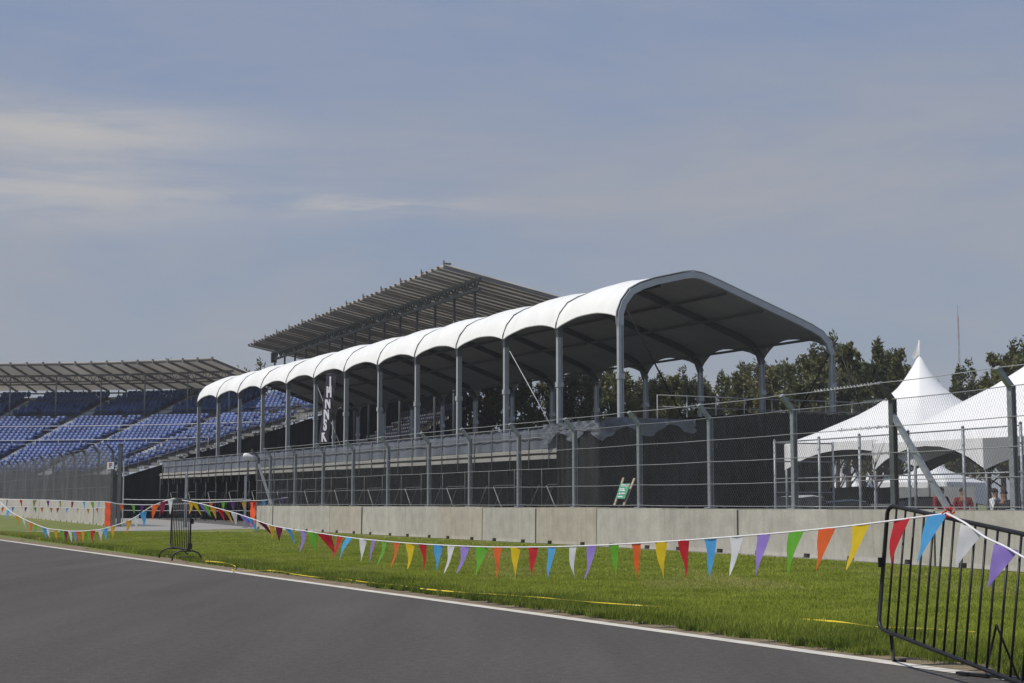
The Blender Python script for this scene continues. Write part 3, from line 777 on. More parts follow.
# rear and near-end guard rails above the deck
b = MB()
ends = [(-.7, 1.5+1.45*k) for k in range(8)] + [(-.7, 13.8), (-.7, 15.8), (-.7, 17.8)]
for s, w in ends: b.tube([Q(s, w, 3.6), Q(s, w, 5.75)], .03, 6)
for z in (5.72, 5.25): b.tube([Q(-.7, 1.5, z), Q(-.7, 17.8, z)], .025, 6)
b.build('end_guard_rail', M['scaf'], pf)
b = MB()
for k in range(26): b.tube([Q(.2+2.55*k, WB-.2, 3.6), Q(.2+2.55*k, WB-.2, 4.75)], .028, 6)
for z in (4.72, 4.2): b.tube([Q(0, WB-.2, z), Q(S_B, WB-.2, z)], .025, 6)
b.build('rear_guard_rail', M['scaf'], pf)
b = MB(); P = []
for i in range(60):
    s = 17 + (S_B-22)*i/59; P.append([Q(s, WB-.05+.06*math.sin(i+j), 3.6 + (1.5+.12*math.sin(i*.7))*j/3) for j in range(4)])
b.grid(P); b.build('rear_cloth', M['black_cloth'], pf)
# stair wedge seen at the near end under the deck
# vertical banner on the front columns
cw = at(330, 378, 91.3); cb = at(324, 442, 91.3)
bp_ = V((cw.x, cw.y, 0)).lerp(V((cb.x, cb.y, 0)), .5)
sB = BAY*6.45
ban = thing('vertical_banner', 'tall narrow dark purple banner with large white stacked letters under the canopy edge', 'banner', Q(sB, -.35, 4.6))
top = on_plane(331.5, 374, Q(0,-.35,0), N_); bot = on_plane(323.5, 442, Q(0,-.35,0), N_)
BR_ = V((.95,-.31,0)).normalized(); BN_ = V((-BR_.y*-1, BR_.x*-1, 0)); BN_ = V((-.31,-.95,0)).normalized(); wd = .33
b = MB(); P = []
for i in range(13):
    t = i/12; c = bot.lerp(top, t) + BN_*(.015*math.sin(i*1.1))
    P.append([c - BR_*wd, c, c + BR_*wd])
b.grid(P, sm=True); b.grid([[p - BN_*.02 for p in r_] for r_ in P], flip=True); b.build('cloth', M['purple_dk'], ban)
b = MB(); b.tube([top-BR_*.32, top+BR_*.32], .025, 6); b.tube([bot-BR_*.32, bot+BR_*.32], .025, 6); b.build('rod', M['galv_dark'], ban)
rotm = Matrix(((BR_.x, 0, BN_.x), (BR_.y, 0, BN_.y), (0, 1, 0)))
for k, ch in enumerate('JHNNSK'):
    c = top.lerp(bot, (k+.62)/6.15) + BN_*.05
    letters(ch, .96, M['letter'], ban, c, rotm.to_euler(), ext=.008, scale=(.50,.98,1))
# white floodlight on the rail
fp = at(248.5, 457, 97.5); fl = thing('floodlight', 'rounded white floodlight fixed above the terrace railing near its far end', 'floodlight', fp)
b = MB(); fd = V((.80,.30,-.42)).normalized()
b.tube([fp - fd*.36, fp - fd*.34, fp - fd*.26, fp - fd*.1, fp + fd*.15, fp + fd*.46], [.03,.10,.16,.20,.21,.15], 14); b.build('housing', M['white'], fl)
b = MB(); b.tube([fp + fd*.46, fp + fd*.49], [.13,.12], 14); b.build('lens', M['glass'], fl)
b = MB(); b.tube([fp + V((0,0,-.2)), fp + V((0,.05,-1.6))], .035, 6); b.build('bracket', M['galv_dark'], fl)

# green leaning sign board behind the wall
gs = at(622, 492, 49.5); sg = thing('notice_board', 'green notice board with white lines on two leaning timber legs behind the wall', 'sign', V((gs.x, gs.y, 0)))
TL, TR, BL, BR = at(620.3,483.5,49.5), at(630.4,483.5,49.3), at(615.6,498.5,49.1), at(624.6,498.6,48.9)
def bil(a, c): return (BL.lerp(BR, a)).lerp(TL.lerp(TR, a), c)
nS = (TR-TL).cross(TL-BL).normalized()
if nS.y > 0: nS = -nS
b = MB(); b.box8([bil(0,0)+nS*.0, bil(1,0), bil(1,0)-nS*.03, bil(0,0)-nS*.03, bil(0,1), bil(1,1), bil(1,1)-nS*.03, bil(0,1)-nS*.03]); b.build('board', M['signgreen'], sg)
b = MB()
def mark(a0, a1, c0, c1): b.face([bil(a0,c0)+nS*.006, bil(a1,c0)+nS*.006, bil(a1,c1)+nS*.006, bil(a0,c1)+nS*.006])
for a0, a1 in ((.16,.30),(.33,.46),(.49,.60),(.64,.76),(.79,.90)): mark(a0, a1, .80, .94)
for c0, c1, bits in ((.60,.66,((.12,.35),(.4,.62))), (.50,.56,((.14,.3),(.34,.7))), (.28,.38,((.18,.34),(.37,.5),(.53,.68),(.71,.80))), (.08,.15,((.2,.4),(.45,.7)))):
    for a0, a1 in bits: mark(a0, a1, c0, c1)
b.build('lettering', M['letter'], sg)
for a, (u0, v0, u1, v1) in enumerate(((622.5,476.5,613.4,504),(633.5,477,622.4,504.5))):
    b = MB(); b.bar(at(u0, v0, 49.75)-nS*.08, at(u1, v1, 48.85)-nS*.08, .06, .05); b.build('leg', M['wood'], sg)

# ------------------------------------------------------------------ seating bowls
def seat_boxes(pos, right, back, h=1.0):
    "numpy: seats at pos (n,3), right and back unit vectors (n,3)"
    n = len(pos); out = []
    zz = np.array([0,0,1.0])
    def bx(cx, cy, cz, sx, sy, sz):
        c = []
        for k in (-1,1):
            for i, j in ((-1,-1),(1,-1),(1,1),(-1,1)):
                c.append(pos + right*(cx+i*sx/2) + back*(cy+j*sy/2) + zz*(cz+k*sz/2))
        return np.stack(c, 1)
    A = bx(0, 0, .40, .43, .40, .07); B = bx(0, .20, .66, .43, .06, .42)
    v = np.concatenate([A, B], 0).reshape(-1, 3); m = len(pos)*2
    base = (np.arange(m)*8)[:, None]
    f = np.concatenate([base + np.array(q) for q in ((0,3,2,1),(4,5,6,7),(0,1,5,4),(1,2,6,5),(2,3,7,6),(3,0,4,7))], 0)
    return v, f
CA = V((-53.7, 87.6, 0))
def PA(phi, r, z): return CA + V((math.sin(R(phi))*r, math.cos(R(phi))*r, z))
R0_ = 47.12
def rise(r): return 4.7 + .37*(r-50)
def phi_end(r): return np.interp(r, [47, 50, 59.5, 64, 70], [26.0, 28.3, 34.3, 36.3, 39])
ga = thing('curved_grandstand', 'curved open grandstand of blue seats under a pale sheet roof at far left', 'grandstand', PA(15, 50, 0))
ROW = .72; NR = 31; PH0 = -6
# stepped concrete
b = MB()
phs = lambda r: [PH0 + (phi_end(r)-PH0)*k/40 for k in range(41)]
for k in range(NR):
    r0, r1 = R0_+ROW*k, R0_+ROW*(k+1); z = rise(r0)
    a0, a1 = phs(r0), phs(r1)
    for j in range(40):
        b.face([PA(a0[j], r0, z), PA(a0[j+1], r0, z), PA(a1[j+1], r1, z), PA(a1[j], r1, z)])
        b.face([PA(a1[j], r1, z), PA(a1[j+1], r1, z), PA(a1[j+1], r1, rise(r1)), PA(a1[j], r1, rise(r1))])
b.build('stepped_tiers', M['stand_conc'], ga)
b = MB(); P = []
for j in range(41): P.append([PA(phs(R0_)[j], R0_, .0), PA(phs(R0_)[j], R0_, 3.66)])
b.grid(P, sm=False); P = []
for k in range(NR+1):
    r = R0_+ROW*k; P.append([PA(phi_end(r), r, 0), PA(phi_end(r), r, rise(r)-.25)])
b.grid(P, sm=False); b.build('black_skirt', M['black_cloth'], ga)
# pale row ends and handrail along the open side
for k in range(NR):
    r = R0_+ROW*(k+.5); b = MB()
    if k % 2 == 0: b.box(PA(phi_end(r)-.25, r, rise(r)-.05), .7, .45, .12, V((1,-.5,0))); b.build('row_end', M['rail_pale'], ga)
AIS = [-4.6, 2.6, 9.8, 17.0, 24.2]       # aisle positions
def aisle_phi(a, r): return a + (r-50)*.10
seats = []
for k in range(NR):
    r = R0_ + ROW*k; pe = phi_end(r)-.9; ph = PH0+.3; st = math.degrees(.49/r)
    if k in (20, 21): continue
    while ph < pe:
        ok = all(abs(ph - aisle_phi(a, r)) > .66 for a in AIS)
        if k >= 19 and random.random() < .06: ok = False
        if abs(ph - (pe-2.6)) < .35: ok = False
        if ok: seats.append((ph, r+.38, rise(r)))
        ph += st
seats = np.array(seats)
def seat_arr(S):
    ph = np.radians(S[:,0]); pos = np.stack([CA.x+np.sin(ph)*S[:,1], CA.y+np.cos(ph)*S[:,1], S[:,2]], 1)
    back = np.stack([np.sin(ph), np.cos(ph), 0*ph], 1); right = np.stack([np.cos(ph), -np.sin(ph), 0*ph], 1)
    return pos, right, back
# the hundred nearest visible seats are separate, the rest one part
vis = [(math.hypot(*PA(s[0], s[1], 0).xy), i) for i, s in enumerate(seats) if proj(PA(s[0], s[1], s[2]+.5))[0] > 128 and proj(PA(s[0], s[1], s[2]+.5))[1] < 462]
vis.sort(); near100 = set(i for _, i in vis[:100])
rest = np.array([s for i, s in enumerate(seats) if i not in near100])
v_, f_ = seat_boxes(*seat_arr(rest)); o = npmesh('seat_rows', v_, f_, M['seat'], ga); o['kind'] = 'stuff'
sp0, sr0, sb0 = np.zeros((1,3)), np.array([[1.,0,0]]), np.array([[0,1.,0]])
v_, f_ = seat_boxes(sp0, sr0, sb0); so_ = npmesh('seat', v_, f_, M['seat'])
gl = V(ga.location); first = True
for i in sorted(near100):
    s = seats[i]; p = PA(s[0], s[1], s[2]) - gl
    o = so_ if first else so_.copy()
    if not first: col.objects.link(o)
    first = False; o.parent = ga; o.location = p; o.rotation_euler = (0, 0, -R(s[0]))
# aisle stairs
for a in AIS:
    b = MB()
    for k in range(NR*2):
        r = R0_ + ROW*k/2; 
        if aisle_phi(a, r) > phi_end(r)-.5: continue
        b.box(PA(aisle_phi(a, r), r+.2, rise(R0_+ROW*(k//2)) + (.20 if k % 2 else .06)), 1.2, .40, .14, V((math.cos(R(a)), -math.sin(R(a)), 0)))
    b.build('aisle_stair', M['rail_pale'], ga)
# walkway rails
for r in (54.1, 58.1, 62.6, 66.2):
    b = MB(); pe = phi_end(r)-.6
    P = [PA(PH0 + (pe-PH0)*k/30, r, rise(r)+.72) for k in range(31)]
    b.tube(P, .035, 5); b.tube([p - V((0,0,.35)) for p in P], .02, 5)
    for p in P[::2]: b.tube([p, p - V((0,0,.9))], .025, 5)
    b.build('walkway_rail', M['rail_pale'] if r < 60 else M['galv_dark'], ga)
b = MB()
for dph in (0, -3.0):
    P = [PA(phi_end(R0_+ROW*k)+dph-.1, R0_+ROW*k, rise(R0_+ROW*k)+1.0) for k in range(NR)]
    b.tube(P, .03, 5); b.tube([p-V((0,0,.45)) for p in P], .025, 5)
    for p in P: b.tube([p, p-V((0,0,1.05))], .025, 5)
b.build('side_handrail', M['scaf'], ga)
# roof
RF, RB, ZF, ZB = 60.0, 71.0, 14.55, 12.75
PHR = 25.8
rf = MB(); P = []; nseg = 20
for j in range(nseg+1):
    ph = PH0 + (PHR-PH0)*j/nseg; P.append([PA(ph, RF + (RB-RF)*k/3, ZF + (ZB-ZF)*k/3) for k in range(4)])
rf.grid(P, sm=False); rf.grid([[p + V((0,0,.06)) for p in r_] for r_ in P], sm=False, flip=True)
roof = rf.build('roof', M['roofsheet'], ga)
def child(b, name, m, par):
    o = b.build(name, m, par); return o
ph = PHR
while ph > PH0:
    b = MB(); b.bar(PA(ph, RF-.15, ZF-.14), PA(ph, RB, ZB-.14), .10, .20); b.box(PA(ph, RF-.1, ZF+.04), .08, .2, .18, V((0,1,0))); child(b, 'rafter', M['steel_brown'], roof); ph -= 1.57
for r, z, w in ((63.2, 13.6, .10), (63.2, 13.0, .08), (70.6, 12.4, .08), (67, 13.05, .07), (60.2, 14.4, .07)):
    b = MB(); b.tube([PA(PH0 + (PHR-PH0)*k/24, r, z) for k in range(25)], w, 5)
    if z == 13.6:
        for k in range(96):
            a0, a1 = PH0 + (PHR-PH0)*k/96, PH0 + (PHR-PH0)*(k+1)/96
            b.tube([PA(a0, r, 13.6 if k % 2 else 13.0), PA(a1, r, 13.0 if k % 2 else 13.6)], .035, 4)
    child(b, 'longitudinal_truss', M['steel_brown'], roof)
ph = PHR - .4
while ph > PH0:
    b = MB(); b.tube([PA(ph, 63.2, rise(63.2)-.2), PA(ph, 63.2, 13.7)], .075, 8); b.build('column', M['galv'], ga); ph -= 4.25
b = MB(); ph = PHR-.4
while ph > PH0:
    b.tube([PA(ph, 70.2, rise(69)), PA(ph, 70.2, 12.7)], .06, 6); ph -= 1.57
for z in (12.35, 13.0-.1, 13.0+0): 
    if z < 12.8: b.tube([PA(PH0 + (PHR-PH0)*k/24, 70.2, z) for k in range(25)], .04, 5)
b.build('rear_frame', M['galv_dark'], ga)
# pale kiosk boxes on the aisles
for (u, v, Y, sx) in ((20, 430, 146, 1.1), (104, 432.5, 146, 1.6)):
    p = at(u, v, Y); o = MB().box(p, sx, .5, .38).box(p+V((0,0,.21)), sx+.1, .6, .04).box(p-V((0,0,.35)), sx*.9, .4, .34).build('ice_chest' if sx < 1.2 else 'folding_table', M['white'], org=p)
    tag(o, 'small white box standing on the stair of the curved grandstand' if sx < 1.2 else 'long white counter between blue seats of the curved grandstand', 'box' if sx < 1.2 else 'counter')
    o.name = 'white_box' if sx < 1.2 else 'white_counter'

# ---- roofed stand behind the canopy
GA = V((-.387, .922, 0)); GB = V((.922, .387, 0)); GO = at(445, 265, 110); ZR = GO.z; GO.z = 0
G = lambda s, w, z: GO + GA*s + GB*w + V((0,0,z))
gb = thing('roofed_grandstand', 'big grandstand with high dark ribbed sheet roof rising behind the white canopy', 'grandstand', G(0,0,0))
LB_ = 61.0; G0 = 19.0; WR = 20.0; SL = .205
zr = lambda w: ZR - SL*w
b = MB(); P = [[G(LB_*i/12, WR*k/4, zr(WR*k/4)) for k in range(5)] for i in range(13)]
b.grid(P, sm=False); b.grid([[p+V((0,0,.08)) for p in r_] for r_ in P], sm=False, flip=True)
roofb = b.build('roof', M['roofsheet'], gb)
k = 0; s = 0.0
while s <= LB_+.01:
    b = MB(); big = (k % 4 == 0)
    b.bar(G(s, -.15, zr(-.15)-.16), G(s, WR, zr(WR)-.16), .10 if not big else .16, .14 if not big else .24)
    if big: b.bar(G(s, -.1, zr(0)), G(s, -.1, zr(0)+.34), .09, .09); b.box(G(s, .2, zr(0)+.10), .12, .5, .12, GA)
    else: b.box(G(s, -.1, zr(0)-.02), .10, .2, .12, GA)
    child(b, 'rafter', M['steel_brown'], roofb); s += LB_/50; k += 1
for w, zo in ((2.7, 0), (9.5, .3), (15.5, .3)):
    b = MB(); z1, z0 = zr(w)-.28, zr(w)-(1.02 if w < 5 else .7)
    b.bar(G(-.1, w, z1), G(LB_+.1, w, z1), .2, .2); b.bar(G(-.1, w, z0), G(LB_+.1, w, z0), .2, .2)
    nd = 60
    for i in range(nd):
        b.bar(G(LB_*i/nd, w, z0 if i % 2 else z1), G(LB_*(i+1)/nd, w, z1 if i % 2 else z0), .11, .11)
        if i % 2: b.bar(G(LB_*i/nd, w, z0), G(LB_*i/nd, w, z1), .12, .12)
    if w < 5: b.box(G(LB_, w, zr(w)-.8), .3, .6, 1.1, GA)
    child(b, 'longitudinal_truss', M['steel_brown'] if w > 5 else M['galv_dark'], roofb)
for i in range(15):
    s = 1.0 + 4.25*i
    if s > LB_: break
    b = MB(); b.tube([G(s, 2.7, 5.0 if s > G0 else .0), G(s, 2.7, zr(2.7)-1.0)], .10, 8); b.build('column', M['galv_dark'], gb)
b = MB()
nr = 10
for k in range(nr):
    z0 = 5.2 + .42*k; b.face([G(G0, 1+.8*k, z0), G(LB_, 1+.8*k, z0), G(LB_, 1.8+.8*k, z0), G(G0, 1.8+.8*k, z0)]); b.face([G(G0, 1.8+.8*k, z0), G(LB_, 1.8+.8*k, z0), G(LB_, 1.8+.8*k, z0+.42), G(G0, 1.8+.8*k, z0+.42)])
b.build('stepped_tiers', M['stand_conc'], gb)
b = MB(); b.face([G(G0,1,0), G(LB_,1,0), G(LB_,1,5.2), G(G0,1,5.2)])
b.face([G(G0,1,0), G(G0,1,5.0), G(G0,9,9.2), G(G0,9,0)]); b.face([G(LB_,1,0), G(LB_,1,5.1), G(LB_,9,9.4), G(LB_,9,0)]); b.face([G(G0,9.05,0), G(LB_,9.05,0), G(LB_,9.05,11.5), G(G0,9.05,11.5)])
b.build('black_skirt', M['black_cloth'], gb)
pos = []
for k in range(nr):
    for i in range(int(LB_/.5)):
        s = i*.5
        if (s % 9.0) < 1.2 or s < G0: continue
        pos.append(tuple(G(s, 1.35+.8*k, 5.2+.42*k)))
pos = np.array(pos); n = len(pos); bk = np.tile(np.array(GB), (n,1)); rt = np.tile(np.array(-GA), (n,1))
v_, f_ = seat_boxes(pos, rt, bk); o = npmesh('seat_rows', v_, f_, M['seat_shaded'], gb); o['kind'] = 'stuff'
for i in range(3, 7):
    b = MB()
    for k in range(nr*2): b.box(G(.6+9*i, 1+.4*k+.2, 5.2+.42*(k//2)+(.2 if k % 2 else .05)), 1.0, .36, .12, GA)
    b.build('aisle_stair', M['stand_conc'], gb)

# ------------------------------------------------------------------ peaked tents
PROF = [(0,1),(.025,.965),(.05,.90),(.09,.81),(.13,.725),(.18,.635),(.26,.53),(.35,.435),(.48,.33),(.625,.235),(.8,.12),(1,0)]
def tent(name, label, c, a, rot, ze, zp, skc, skm, group, flag=False, legs=True, mname='tentfab', cat='tent', bays=1):
    root = thing(name, label, cat, c, group)
    ax = V((math.cos(rot), math.sin(rot), 0)); ay = V((-ax.y, ax.x, 0)); c = V(c)
    def border(t):      # t 0..4 round the square
        k = int(t) % 4; f = t - int(t); x = [(-1+2*f,-1),(1,-1+2*f),(1-2*f,1),(-1,1-2*f)][k]; return x, f
    n = 64; P = []; 
    for j in range(n+1):
        (x, y), f = border(4*j/n); row = []
        ed_ = math.sin(math.pi*f)
        for r, h in PROF:
            z = ze + (zp-ze)*h
            l_ = math.hypot(x, y); q_ = r**.8; rx_, ry_ = x*(q_ + (1-q_)*1.25/l_), y*(q_ + (1-q_)*1.25/l_)
            row.append(c + ax*(rx_*a*r) + ay*(ry_*a*r) + V((0,0,z + .0)))
        P.append(row)
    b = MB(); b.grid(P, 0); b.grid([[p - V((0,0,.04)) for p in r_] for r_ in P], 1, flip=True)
    # skirt with arched lower edge
    Sk = []
    for j in range(n+1):
        (x, y), f = border(4*j/n); p = c + ax*(x*a) + ay*(y*a); fb = (f*bays) % 1; drop = skm + (skc-skm)*abs(2*fb-1)**2.2
        Sk.append([V((p.x, p.y, ze)), V((p.x, p.y, ze-drop))])
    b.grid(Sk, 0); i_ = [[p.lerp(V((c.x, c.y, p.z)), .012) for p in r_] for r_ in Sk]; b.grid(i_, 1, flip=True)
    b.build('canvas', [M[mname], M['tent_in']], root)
    for x, y in ((-1,-1),(1,-1),(1,1),(-1,1)) + (((0,1),(0,-1),(1,0),(-1,0)) if bays > 1 else ()):
        p = c + ax*(x*a*.985) + ay*(y*a*.985); t = MB(); t.tube([V((p.x,p.y,0)), V((p.x,p.y,ze-.05))], .05, 8); t.box(V((p.x,p.y,.01)), .25,.25,.02); t.build('pole', M['galv'], root)
    if flag:
        t = MB(); tp = V((c.x, c.y, zp)); t.tube([tp-V((0,0,.2)), tp+V((0,0,.55))], .02, 6)
        t.face([tp+V((0,0,.52)), tp+V((-.28,0,.0)), tp+V((-.2,.02,-.12)), tp+V((.0,0,.08))]); t.build('flag', M['white'], root)
    return root
s1 = 29.3
angW = math.atan2(U.y, U.x)
c1 = at(922, 450, 53.5); c1.z = 0
tent('peaked_tent', 'white peaked tent with a small white flag on its tip', c1, 3.35, angW, 3.38, at(922,356,53.5).z, .92, .28, 'peaked white tents behind the fence', flag=True)
m2 = at(984, 450, 46); m2.z = 0; c2 = m2 + N_*5.0
t2 = tent('peaked_tent', 'nearest white peaked tent, cut by the right edge of the picture', c2, 5.0, angW, 3.25, 8.7, .92, .16, 'peaked white tents behind the fence', bays=2)
b = MB(); P = []  # added grey sheet stands in for the shaded side of the skirt
for i in range(9):
    t = i/8; p = m2 - U*(4.9*t) - N_*.03; dr = .95 - .55*math.sin(math.pi*min(1, t*1.0))*.9
    P.append([V((p.x, p.y, 3.24)), V((p.x, p.y, 3.24-dr))])
b.grid(P); b.grid([[q - N_*.012 for q in r_] for r_ in P], flip=True); lab(b.build('valance', M['wall_grey'], t2), 'grey valance right of the middle pole, shade put into its colour')
for i, (x, Y, a, zp, tx) in enumerate([(840.5, 190, 1.75, 4.9, 'tiny far white tent peak, leftmost of three seen under the flagged tent'), (854.5, 190, 1.9, 5.05, 'tiny far white tent peak, middle of three seen under the flagged tent'),
                                  (869, 185, 1.9, 4.75, 'tiny far white tent peak, rightmost of three seen under the flagged tent'), (932, 100, 2.5, 4.35, 'broad white tent seen through the arch of the nearest tent'), (893,150,3.2,5.2,'middle distance white tent between the dark fence post and its brace')]):
    c = at(x, 480, Y); c.z = 0; tent('far_tent', tx, c, a, angW+.3, 2.6, zp, 1.5 if a > 2 else .9, 1.3 if a > 2 else .6, 'far white tents under the tent arches')

# dark hedge-like screen panel and grey panels under the tents
def panel(name, u0, u1, Y0, Y1, z0, z1, m, label, cat, wob=.04):
    a, c = at(u0, 480, Y0), at(u1, 480, Y1); a.z = c.z = 0; n = 16; P = []
    for i in range(n+1):
        t = i/n; p = a.lerp(c, t); P.append([p + V((0, wob*math.sin(i*1.7+j), z0 + (z1-z0+.03*math.sin(i*.8))*j/3)) for j in range(4)])
    root = thing(name, label, cat, a); b = MB(); b.grid(P); b.grid([[p+V((0,.04,0)) for p in r_] for r_ in P], flip=True); b.build('sheet', m, root)
    for i in range(0, n+1, 4):
        t = MB(); p = a.lerp(c, i/n)+V((0,.1,0)); t.tube([p, p+V((0,0,z1+.08))], .03, 6); t.build('post', M['galv_dark'], root)
    return root
panel('dark_screen', 803, 893, 75, 72, 0, 2.05, M['black_cloth'], 'low black screen fence standing beneath the flagged tent', 'screen')
panel('grey_hoarding', 893, 975, 66, 60, 0, 1.95, M['wall_grey'], 'plain grey hoarding under the nearest tent behind two red figures', 'hoarding', 0)

# parked cars behind the wall
def car(name, label, loc, rot, paint, L_=4.3, Hh=1.45):
    root = thing(name, label, 'car', loc, None); root.rotation_euler = (0,0,rot); b = MB()
    sec = [(-L_/2,.45,.30,.78),(-L_/2+.15,.80,.22,.85),(-L_*.30,.92,.2,.88),(-L_*.05,.95,.2,.88),(L_*.2,.92,.2,.88),(L_*.38,.84,.22,.86),(L_/2-.1,.70,.25,.82),(L_/2,.5,.32,.75)]
    P = []
    for x, zt, zb, w in sec: P.append([V((x,-w*.9,zb)), V((x,-w,zb+.2)), V((x,-w*.98,zt-.12)), V((x,-w*.85,zt)), V((x,0,zt+.03)), V((x,w*.85,zt)), V((x,w*.98,zt-.12)), V((x,w,zb+.2)), V((x,w*.9,zb))])
    b.grid(P); b.face([p for p in P[0]]); b.face([p for p in reversed(P[-1])])
    rt_ = [(-L_*.34,.90,.74),(-L_*.24,Hh-.08,.62),(-L_*.02,Hh,.62),(L_*.10,Hh-.06,.62),(L_*.25,.92,.72)]
    g = MB(); Pg = [[V((x,-w,.88)), V((x,-w*(1 if z < 1 else .96),z-.02)), V((x,w*(1 if z < 1 else .96),z-.02)), V((x,w,.88))] for x, z, w in rt_]; g.grid(Pg, sm=False)
    r_ = MB(); Pr = [[V((x,-w*.96,z-.03)), V((x,-w*.7,z+.03)), V((x,w*.7,z+.03)), V((x,w*.96,z-.03))] for x, z, w in rt_[1:4]]; r_.grid(Pr)
    for mb, nm, m in ((b,'body',paint),(g,'windows',M['glass']),(r_,'roof',paint)):
        me = mb.build(nm, m); me.parent = root
    for x in (-L_*.31, L_*.31):
        for y in (-.80, .80):
            t = MB(); t.tube([(x, y-.1, .32), (x, y+.1, .32)], .32, 16); o = t.build('wheel', M['rubber']); o.parent = root
            t = MB(); t.tube([(x, y-.11, .32), (x, y+.11, .32)], .19, 12); o2 = t.build('rim', M['galv']); o2.parent = o
    return root
car('parked_car', 'dark blue parked car behind the wall beneath the nearest tent', at(925,500,52).xy.to_3d(), .3, M['carpaint'], Hh=1.5)
car('parked_car', 'white parked car beneath the left end of the flagged tent', at(806,500,62).xy.to_3d(), .5, M['carwhite'], Hh=1.6)
car('parked_car', 'dark parked car between the inner fence posts under the flagged tent', at(850,500,56).xy.to_3d(), .1, M['glass'], Hh=1.42)

# people under the nearest tent
def person(label, loc, face, top, pants, arm=0.0, hgt=1.72):
    root = thing('person', label, 'person', loc); root.rotation_euler = (0,0,face); k = hgt/1.72
    J = {'pel':(0,0,.95),'bel':(0,0,1.10),'che':(0,-.02,1.32),'nk':(0,0,1.46),'hd0':(0,-.01,1.53),'hd1':(0,-.015,1.62),'hd2':(0,0,1.69)}
    E_ = [('pel','bel'),('bel','che'),('che','nk'),('nk','hd0'),('hd0','hd1'),('hd1','hd2')]; rad = {'pel':.145,'bel':.125,'che':.15,'nk':.06,'hd0':.07,'hd1':.095,'hd2':.075}
    for s_, sx in (('l',-1),('r',1)):
        J.update({'h'+s_:(.09*sx,0,.88),'k'+s_:(.10*sx,-.02,.50),'a'+s_:(.11*sx,.01,.10),'t'+s_:(.12*sx,-.14,.05),
                  's'+s_:(.19*sx,0,1.40),'e'+s_:(.25*sx,-.03-arm*.1,1.13),'w'+s_:(.24*sx,-.14-arm*.2,.92+arm*.25),'f'+s_:(.23*sx,-.19-arm*.25,.85+arm*.28)})
        E_ += [('pel','h'+s_),('h'+s_,'k'+s_),('k'+s_,'a'+s_),('a'+s_,'t'+s_),('che','s'+s_),('s'+s_,'e'+s_),('e'+s_,'w'+s_),('w'+s_,'f'+s_)]
        rad.update({'h'+s_:.10,'k'+s_:.065,'a'+s_:.045,'t'+s_:.04,'s'+s_:.065,'e'+s_:.045,'w'+s_:.032,'f'+s_:.035})
    def skin(nm, names, extra, m, edges=None):
        ns = [x for x in J if x in names]; idx = {x: i for i, x in enumerate(ns)}
        me = bpy.data.meshes.new(nm); me.from_pydata([tuple(c*k for c in J[x]) for x in ns], [(idx[a], idx[c]) for a, c in E_ if a in idx and c in idx], [])
        o = bpy.data.objects.new(nm, me); col.objects.link(o); o.parent = root; me.materials.append(m)
        sk = o.modifiers.new('skin', 'SKIN'); ss = o.modifiers.new('sub', 'SUBSURF'); ss.levels = 1; ss.render_levels = 1
        for x, i in idx.items():
            r_ = rad[x]*extra*k; me.skin_vertices[0].data[i].radius = (r_, r_*.8 if x in ('pel','bel','che') else r_)
        me.skin_vertices[0].data[0].use_root = True
        return o
    skin('body', set(J), 1.0, M['skin'])
    skin('shirt', {'pel','bel','che','nk','sl','sr','el','er'}, 1.24, top)
    skin('trousers', {'pel','hl','hr','kl','kr','al','ar'}, 1.15, pants)
    b = MB()
    P = [[V((.105*math.cos(a)*math.sin(t), .02 + .11*math.sin(a)*math.sin(t), 1.645 + .095*math.cos(t)))*k for a in [2*math.pi*i/12 for i in range(13)]] for t in [.01,.5,1.0,1.5,1.8]]
    b.grid(P); o = b.build('hair', M['hair']); o.parent = root
    return root
p = at(941,500,45.5); person('person in dark red top, left of two in red under the nearest tent', (p.x,p.y,0), .3, M['shirt_red'], M['shirt_dark'], .5, 1.78)
p = at(963,500,45.0); person('person in dark red top, half hidden by the inner fence post', (p.x,p.y,0), -.2, M['shirt_red'], M['shirt_dark'], .2, 1.75)
p = at(995,500,43.0); person('person in white top standing beneath the nearest tent at right', (p.x,p.y,0), .8, M['shirt_white'], M['shirt_dark'], .8, 1.72)
p = at(1004,500,42.0); person('person in dark clothes standing beneath the nearest tent at right', (p.x,p.y,0), -.6, M['shirt_dark'], M['shirt_dark'], .3, 1.66)

# bare sapling in front of the flagged tent
sp0_ = at(875, 505, 44); r0 = thing('bare_sapling', 'thin leafless sapling with upright twigs in front of the flagged tent', 'tree', (sp0_.x, sp0_.y, 0)); tb = MB()
bz = V((sp0_.x, sp0_.y, 0)); tb.tube([bz, bz+V((.02,0,1.6)), bz+V((-.03,0,2.9))], [.05,.04,.012], 7)
tb.build('trunk', M['rail_pale'], r0); tb = MB()
for k in range(16):
    z = random.uniform(1.5, 2.6); a = random.uniform(0, 6.28); L_ = random.uniform(.3,.8); q = bz + V((0,0,z)); e_ = q + V((math.cos(a)*L_*.6, math.sin(a)*L_*.6, L_)); tb.tube([q, q.lerp(e_,.5)+V((0,0,-.04)), e_], [.014,.01,.005], 5)
tb.build('twigs', M['bark'], r0)

